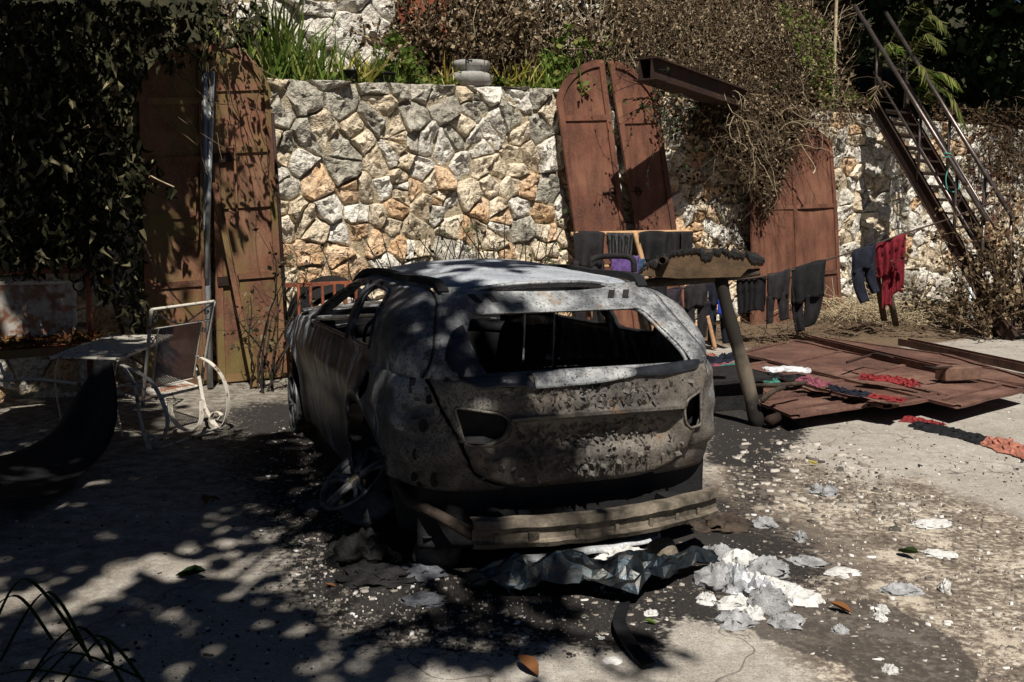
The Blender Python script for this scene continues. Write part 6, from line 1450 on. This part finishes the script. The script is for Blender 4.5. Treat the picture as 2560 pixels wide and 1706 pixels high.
# black rubber sheet draped from the table to the ground
m = MB(); G = []
edgeR = catmull([Q5(640, 690, 7.35), Q5(665, 850, 7.0), Q5(660, 1020, 6.75), Q5(600, 1170, 6.55), Q5(470, 1300, 6.2), Q5(300, 1420, 5.7), Q5(0, 1478, 5.25), Q5(-200, 1500, 5.0)], 7); edgeL = catmull([Q5(530, 690, 7.45), Q5(420, 860, 7.5), Q5(350, 980, 7.4), Q5(280, 1080, 7.2), Q5(180, 1150, 6.9), Q5(60, 1200, 6.6), Q5(-100, 1230, 6.4), Q5(-300, 1240, 6.3)], 7)
for a, b in zip(edgeR, edgeL):
    row = []
    for k in range(15):
        t = k/14; p = a.lerp(b, t); p.z = max(p.z + .015*math.sin(t*5 + a.z*2)*min(1, p.z*3) , .012 + .01*math.sin(k)); p = p + Vector((.02*math.sin(t*9 + a.y*1.5), .015*math.sin(t*14), 0)); row.append(p)
    G.append(row)
m.grid(G); setp(m.build('rubber_sheet', M['rubber'], None, smooth=True, loc=Vector((edgeL[20].x, edgeL[20].y, 0)), thick=.008), 'black rubber sheet draped from the table down to the ground', 'sheet')
# ceiling-fan blades leaning by the wall
FN = thing('fan_rotor', Q5(610, 240, 9.3), 'old fan rotor with paddle blades leaning by the stone wall', 'fan')
for (x0, y0, x1, y1, w_) in ((600, 225, 685, 285, .10), (600, 210, 520, 240, .08), (600, 215, 625, 185, .07)):
    a, b = Q5(x0, y0, 9.3), Q5(x1, y1, 9.25); m = MB(); d = (b-a); s = d.cross(Vector((0, -1, .2))).normalized(); pts = []
    for k in range(13):
        an = math.pi*k/12; pts.append(a.lerp(b, .5 + .5*-math.cos(an)) + s*w_*.6*math.sin(an)*(.5 + .5*(1-math.cos(an))/2))
    pts += [a.lerp(b, .5 + .5*math.cos(math.pi*k/12)) - s*w_*.4*math.sin(math.pi*k/12) for k in range(1, 12)]
    m.poly(pts, .008, Vector((0, -1, .2)).normalized()); m.build('blade', M['plastic_white' if x1 > 650 else 'galvanised'], FN)
m = MB(); m.lathe(Q5(602, 215, 9.28), [(0, .03), (.05, .03), (.07, .0), (.05, -.03), (0, -.03)], 16, Matrix.Rotation(math.pi/2, 3, 'X')); m.build('hub', M['rust_old'], FN, smooth=True)
pole('fan_rod', [Q5(610, 260, 9.35), Q5(690, 520, 9.3), gnd(320, 935)], .018, 'rust_dark', 'thin rusty rod propping up the fan rotor', 'rod')

# ================================================================== RUSTY RAILING AND BLACK TUB BEHIND THE CAR
RL = thing('rusty_railing', gnd(800, 930), 'low red rusty bar railing behind the front of the car', 'railing')
Yr = 10.0; m = MB(); m.bar(at(712, 714, Yr), at(910, 706, Yr + .3), .04, .03, Vector((0, -1, 0))); m.build('top_bar', M['rust_bright'], RL)
for k, x in enumerate((746, 776, 806, 836, 864, 890)):
    m = MB(); m.tube([at(x, 710, Yr), Vector((at(x, 710, Yr).x, Yr, 0))], .016, 6); m.build('picket', M['rust_bright'], RL)
TBk = onwall(830, 860, 1.0); m = MB(); Mx = Matrix.Rotation(-1.25, 3, 'X'); m.lathe(at(830, 800, 10.4), [(.42, -.22), (.45, -.2), (.45, .0), (.43, .18), (.39, .2), (.37, .0), (.35, -.2)], 36, Matrix.Rotation(.5, 3, 'Z') @ Mx); setp(m.build('black_tub', M['rubber'], None, smooth=True, loc=at(830, 800, 10.4)), 'dark round tub tipped on its side behind the car front', 'tub')
# concrete urn on the terrace edge
c = terr(ta(1100), -.16); UR = thing('concrete_urn', c, 'grey concrete urn of two stacked rings on the wall edge', 'urn')
m = MB(); m.lathe(c, [(.0, .0), (.18, .0), (.24, .04), (.262, .10), (.26, .14), (.22, .165), (.205, .175)], 36); m.build('bowl', M['urn_concrete'], UR, smooth=True)
m = MB(); m.lathe(c, [(.19, .17), (.20, .20), (.225, .235), (.235, .26), (.235, .30), (.215, .31), (.20, .305), (.195, .24)], 36); m.build('collar', M['urn_concrete'], UR, smooth=True)
m = MB(); m.lathe(c, [(.0, .27), (.1, .272), (.2, .26)], 24); m.build('soil', M['earth'], UR)
for i, (x, rr, hh, lab) in enumerate(((820, .09, .13, 'small black flower pot under the spider plant'), (885, .10, .12, 'small black flower pot right of the spider plant'), (905, .09, .12, 'small black flower pot at the red panel'))):
    c = terr(ta(x), -.15); m = MB(); m.lathe(c, [(rr*.8, 0), (rr, hh), (rr*1.08, hh), (rr*1.08, hh+.02), (rr*.9, hh+.02), (rr*.85, hh*.7), (0, hh*.7)], 18); setp(m.build('flower_pot', M['rubber'], None, smooth=True, loc=c), lab, 'pot')

# ================================================================== BURNT DEBRIS AROUND THE CAR
R10 = np.random.default_rng(21)
def chips(name, n, polys, smin, smax, tone, label, z0=.0, thick=.35, pw=2.2):
    """small irregular flakes lying on the ground: 5-sided raised chips in one mesh"""
    P = np.vstack([np.array([tuple(gnd(*p)) for p in in_poly_px_raw(pl, int(n*f), R10)]) for pl, f in polys]); n = len(P)
    sz = smin + (smax-smin)*R10.random(n)**pw; k = 6; ang = np.arange(k)*2*np.pi/k; V = np.zeros((n, 2*k, 3)); rad = R10.uniform(.35, 1.25, (n, k)); rot = R10.random(n)*6.28
    tl = R10.normal(0, .22, (n, 2)); el = R10.uniform(.8, 1.6, n)
    for j in range(k):
        x0 = np.cos(ang[j] + rot)*rad[:, j]*sz*el; y0 = np.sin(ang[j] + rot)*rad[:, j]*sz/el; x = x0*np.cos(rot*3) - y0*np.sin(rot*3); y = x0*np.sin(rot*3) + y0*np.cos(rot*3); lift = np.abs(x*tl[:, 0] + y*tl[:, 1])
        V[:, j] = np.stack([P[:, 0]+x, P[:, 1]+y, np.full(n, z0 - .004)], 1); V[:, k+j] = np.stack([P[:, 0]+x*.93, P[:, 1]+y*.93, z0 + .004 + sz*thick*.6 + lift*.6], 1)
    F = []
    base = np.arange(n)*2*k
    for j in range(k): F.append(np.stack([base+j, base+(j+1) % k, base+k+(j+1) % k, base+k+j], 1))
    F.append(np.stack([base+k, base+k+1, base+k+2, base+k+3], 1)); F.append(np.stack([base+k, base+k+3, base+k+4, base+k+5], 1))
    o = npmesh(name, V.reshape(-1, 3), np.vstack(F), M['debris'], None, attr={'tone': np.repeat(tone(n), 2*k)}); return setp(o, label, 'debris', kind='stuff')
def in_poly_px_raw(poly, n, r):
    poly = np.array(poly, float); lo = poly.min(0); hi = poly.max(0); out = np.zeros((0, 2))
    while len(out) < n:
        c = lo + (hi-lo)*r.random((n*3, 2)); out = np.vstack([out, c[poly_sd(c, poly) > 0]])
    return out[:n]
pr_ = [(1790, 1080), (2000, 1060), (2400, 1250), (2560, 1400), (2560, 1706), (2150, 1706), (1900, 1560), (1700, 1500), (1660, 1380), (1800, 1300)]
pf_ = [(700, 1260), (900, 1330), (1100, 1420), (1400, 1500), (1660, 1420), (1700, 1540), (1620, 1640), (1300, 1650), (900, 1600), (760, 1500), (700, 1400)]
pl_ = [(700, 1040), (830, 1150), (860, 1300), (960, 1440), (760, 1470), (690, 1300), (640, 1120)]
chips('ash_flakes', 2600, [(pr_, .40), (pf_, .35), (pl_, .25)], .003, .020, lambda n: np.where(R10.random(n) < .7, .46 + .2*R10.random(n), .66 + .3*R10.random(n)), 'scattered ash and paint flakes around the burnt car', thick=.12, pw=4)
chips('char_crumbs', 2600, [(pf_, .55), (pl_, .45)], .003, .016, lambda n: R10.random(n)*.4, 'black char crumbs around the burnt car', thick=.6, pw=4)
chips('plaster_flakes', 380, [([(1850, 1090), (2150, 1120), (2300, 1250), (2250, 1330), (1950, 1300), (1800, 1220)], 1)], .008, .045, lambda n: R10.uniform(.42, .8, n), 'thin peeled concrete flakes right of the car', thick=.08, pw=2.4)
chips('yard_litter', 700, [([(100, 1180), (700, 1080), (800, 1706), (0, 1706), (0, 1350)], .5), ([(1750, 1010), (2560, 1000), (2560, 1350), (2000, 1200)], .5)], .004, .014, lambda n: np.where(R10.random(n) < .8, R10.random(n)*.4, .9), 'small dark litter scattered over the concrete', thick=.2, pw=4)
def lump(name, c, size, mat, label, cat, seed, flat=.5, rz=0.0, group=None, nu=14, nv=9, rough=.35, parent=None):
    m = MB(); G = []; Rz = Matrix.Rotation(rz, 3, 'Z')
    for i in range(nv+1):
        th = math.pi*i/nv*.5; row = []
        for j in range(nu+1):
            ph = 2*math.pi*(j % nu)/nu; d = Vector((math.cos(ph)*math.sin(th + .02), math.sin(ph)*math.sin(th + .02), math.cos(th))); k = 1 + rough*nz(d*1.7, 1.4, seed) + rough*.6*nz(d*4, 1.2, seed + 5)
            p = Vector((d.x*size[0]*k, d.y*size[1]*k, max(0, d.z)*size[2]*max(.3, 1 + 1.4*rough*nz(d*3.1, 1.3, seed + 9)))); row.append(Vector(c) + Rz @ p)
        G.append(row)
    m.grid(G); o = m.build(name, M[mat], parent, smooth=True, loc=Vector(c)); 
    try: o.data.set_sharp_from_angle(angle=math.radians(60))
    except Exception: pass
    return setp(o, label, cat, group) if label else o
# pale melted chunks in front right
CHL = ['grey ash chunk at the left end of the dark flat bar', 'white ash chunk below the middle of the dark flat bar', 'grey ash chunk below the right end of the dark flat bar', 'grey melted chunk touching the right end of the foil', 'smooth upright metal blob in the pale chunk pile', 'smooth round metal blob in the pale chunk pile', 'dark edged grey chunk at the near side of the pale pile', 'white ash slab in the middle of the pale pile', 'broad white ash slab in the pale pile', 'white ash slab right of the broad one', 'rightmost white ash slab of the pale pile', 'thin white sliver at the left front of the pale pile', 'small white flake in front of the pale pile', 'lacy grey flake on the edge of the dark stain', 'round lacy grey flake right of the lacy one', 'upper of two small white flakes in the dark stain', 'lower of two small white flakes in the dark stain', 'small grey oval flake in the dark stain', 'grey patch of ash right of the dark flat bar', 'white flat patch right of the grey ash patch', 'pair like grey flake right of the stain top', 'tiny white crumb above the dark stain', 'large white flat patch far right of the car', 'white flat patch below the dark curled leaf', 'left of two grey flakes beyond the car corner', 'right of two grey flakes beyond the car corner', 'small white flake left of the pale pile', 'small white flake at the bottom right edge of the stain', 'white flake left of the light concrete patch', 'grey ash lump above the dark flat bar', 'small grey lump right of the cinder heap']
rr = random.Random(12); G3 = lambda x, y, z=0: gnd(1600 + x/2.22, 1000 + y/2.22, z)
for i, (x, y, a, b, h, mt) in enumerate([(440, 900, .11, .06, .05, 'grey_ash'), (560, 940, .12, .07, .05, 'white_ash'), (700, 970, .13, .07, .05, 'grey_ash'), (440, 1030, .12, .08, .06, 'grey_ash'), (540, 1060, .07, .05, .07, 'melted_alloy'), (670, 1108, .08, .06, .06, 'melted_alloy'), (720, 1170, .11, .07, .06, 'grey_ash'), (600, 1040, .10, .07, .04, 'white_ash'), (700, 1060, .13, .08, .035, 'white_ash'), (800, 1090, .13, .08, .03, 'white_ash'), (880, 1120, .11, .06, .03, 'white_ash'), (540, 1150, .10, .04, .03, 'white_ash'), (630, 1210, .05, .035, .03, 'white_ash'), (530, 1245, .09, .06, .03, 'grey_ash'), (810, 1250, .09, .06, .025, 'grey_ash'), (1340, 1180, .035, .025, .02, 'white_ash'), (1330, 1225, .035, .025, .02, 'white_ash'), (1110, 1295, .04, .03, .02, 'grey_ash'), (930, 910, .10, .05, .02, 'grey_ash'), (1120, 965, .10, .05, .012, 'white_ash'), (1450, 1070, .10, .04, .025, 'grey_ash'), (1690, 1060, .03, .025, .03, 'white_ash'), (1620, 690, .13, .06, .012, 'white_ash'), (1660, 860, .10, .04, .012, 'white_ash'), (985, 515, .06, .04, .03, 'grey_ash'), (1050, 525, .07, .04, .03, 'grey_ash'), (370, 1130, .05, .03, .03, 'white_ash'), (1390, 1520, .035, .03, .02, 'white_ash'), (65, 1200, .04, .02, .015, 'white_ash'), (690, 700, .08, .05, .03, 'grey_ash'), (890, 780, .04, .04, .03, 'grey_ash')]):
    lump('ash_chunk', G3(x, y, -.004), (a*.9, b*1.25, h*1.6), mt, CHL[i], 'chunk', i*3.1, rz=rr.uniform(-.5, .5), group='pale melted chunks', nu=24, nv=12, rough=.42)
for i, (x, y, a, b, lab) in enumerate(((1180, 1060, .045, .04, 'bright white ash flake in the centre foreground'), (620, 905, .03, .02, 'small white ash flake below the foil'), (600, 910, .02, .02, ''))):
    if lab: lump('ash_flake', gnd(800 + (x if i == 0 else x + 80)/ (2.614 if i == 0 else 1) * (1.62 if i == 0 else 1), 1250 + y/2.614 if i == 0 else 1600, -.003), (a, b, .012), 'white_ash', lab, 'flake', 70 + i)
# melted heaps under the rear left
for i, (x, y, a, b, h, mt, lab) in enumerate([(905, 1400, .17, .15, .12, 'char', 'black burnt tyre heap before the rear left wheel'), (1040, 1440, .15, .12, .04, 'blue_ash', 'blue grey ash heap behind the rear left corner'), (940, 1450, .22, .14, .05, 'char', 'low black cinder heap left of the exhaust can'), (1790, 1320, .18, .14, .07, 'char_wood', 'low brown cinder heap behind the right end of the bumper beam'), (1060, 1505, .10, .08, .025, 'blue_ash', 'small grey ash heap before the exhaust can'), (790, 1270, .10, .10, .03, 'blue_ash', 'grey ash heap left of the tilted rim'), (1560, 1395, .13, .08, .05, 'white_ash', 'pale ash heap below the bumper beam')]):
    lump('cinder_heap', gnd(x, y, -.005), (a, b, h), mt, lab, 'heap', 40 + i*2.3, nu=60, nv=34, rough=.4)
for (x, y, r_, h, lab, rz) in ((1085, 1405, .115, .17, 'rusty grey exhaust can standing under the rear left corner', .3), (1662, 1400, .075, .10, 'small rusty can end under the right of the bumper', -.3)):
    c = gnd(x, y, .0); m = MB(); m.lathe(c, [(.0, h), (r_*.6, h), (r_*.85, h*.95), (r_*.95, h*.8), (r_, h*.5), (r_*1.02, 0)], 22, Matrix.Rotation(rz, 3, 'Y')); setp(m.build('metal_can', M['beam_metal'], None, smooth=True, loc=c), lab, 'can')
# crumpled heat-tinted foil sheet
m = MB(); G = []; a = gnd(1170, 1478); b = gnd(1790, 1425)
for i in range(40):
    s = i/39; c = a.lerp(b, s) + Vector((0, -.07*math.sin(s*3.1) - .10*math.exp(-((s-.62)/.14)**2), 0)); wd = .03 + .12*math.sin(math.pi*min(1, s*1.02))**.7 + .05*math.exp(-((s-.62)/.12)**2); row = []
    for j in range(13):
        t = j/12; z = .02 + (.14*math.sin(math.pi*min(1, .15 + t*.9)))*(.5 + .6*math.sin(math.pi*s)**.5) * (.55 + .8*abs(nz((s*5, t*2.5, 2), 1.2))) + .045*nz((s*7, t*6, 0), 1.1) + .03*abs(nz((s*15, t*9, 7), 1.0)) + .012*random.random()
        row.append(c + Vector((.05*nz((s*9, t*7, 3), 1), (t-.5)*2*wd + .03*nz((s*11, t*5, 8), 1), max(.004, z))))
    G.append(row)
m.grid(G); setp(m.build('metal_foil', M['heat_foil'], None, smooth=False, loc=a, thick=.003), 'crumpled blue brown heat tinted metal foil behind the car', 'foil')
m = MB(); G = []; pa = [(1250, 1418), (1330, 1400), (1450, 1382), (1560, 1362), (1650, 1345)]
pts = catmull([gnd(x, y, .03) for x, y in pa], 8); m.grid([[p + Vector((0, .05*t, .012*nz((p.x*9, t, 0), 1) + .03*(1-abs(t)))) for t in (-1, -.4, .3, 1)] for p in pts]); setp(m.build('trim_strip', M['melted_alloy'], None, smooth=True, loc=pts[0], thick=.006), 'long pale metal trim strip lying under the bumper beam', 'strip')
m = MB(); m.band(catmull([gnd(1560, 1510, .03), gnd(1548, 1555, .05), gnd(1575, 1610, .04), gnd(1622, 1664, .02)], 7), .055, .012, Vector((1, .2, .2))); setp(m.build('rubber_strip', M['rubber'], None, loc=gnd(1560, 1510)), 'curved black rubber strip in the centre foreground', 'strip')
m = MB(); m.band(catmull([gnd(1775, 1373, .04), gnd(1870, 1402, .05), gnd(1962, 1430, .03)], 6), .04, .02, Vector((.3, 1, 0))); setp(m.build('metal_bar', M['rubber'], None, loc=gnd(1775, 1373)), 'dark flat bar lying right of the foil', 'bar')
for i, (x, y, ang, mt, lab, s_) in enumerate([(1345, 1690, .2, 'fallen_leaf', 'curled brown leaf at the bottom centre edge', .13), (2245, 1378, 1.2, 'leaf_dark', 'dark curled leaf on the concrete at the right', .13), (2045, 1162, .4, 'leaf_yellow', 'small yellow leaf on the concrete right of the car', .07), (2130, 1533, .3, 'fallen_leaf', 'brown leaf in the dark stain at the lower right', .10), (550, 1250, .5, 'fallen_leaf', 'orange leaf in the sun patch left of the car', .07), (515, 1262, .1, 'fallen_leaf', 'long brown leaf in the sun patch left of the car', .11), (440, 1440, -.6, 'leaf_dark', 'dark curled leaf on the shaded concrete', .16), (840, 1468, .5, 'fallen_leaf', 'small orange leaf by the black cinders', .05), (505, 1103, .3, 'fallen_leaf', 'orange leaf behind the garden chair', .08), (1640, 1560, .4, 'leaf_green', 'small green leaf beside the rubber strip', .05)]):
    T, Fq = _leaf_template([.03, .2, .24, .16, .01], 1.0, -.25); c = gnd(x, y, .012); Rz = Matrix.Rotation(ang*3, 3, 'Z'); V_ = np.array([tuple(c + Rz @ Vector(t)*s_) for t in T]); o = npmesh('fallen_leaf', V_, Fq, M[mt], None, attr={'tone': np.full(len(V_), .5)}, loc=c); setp(o, lab, 'leaf')
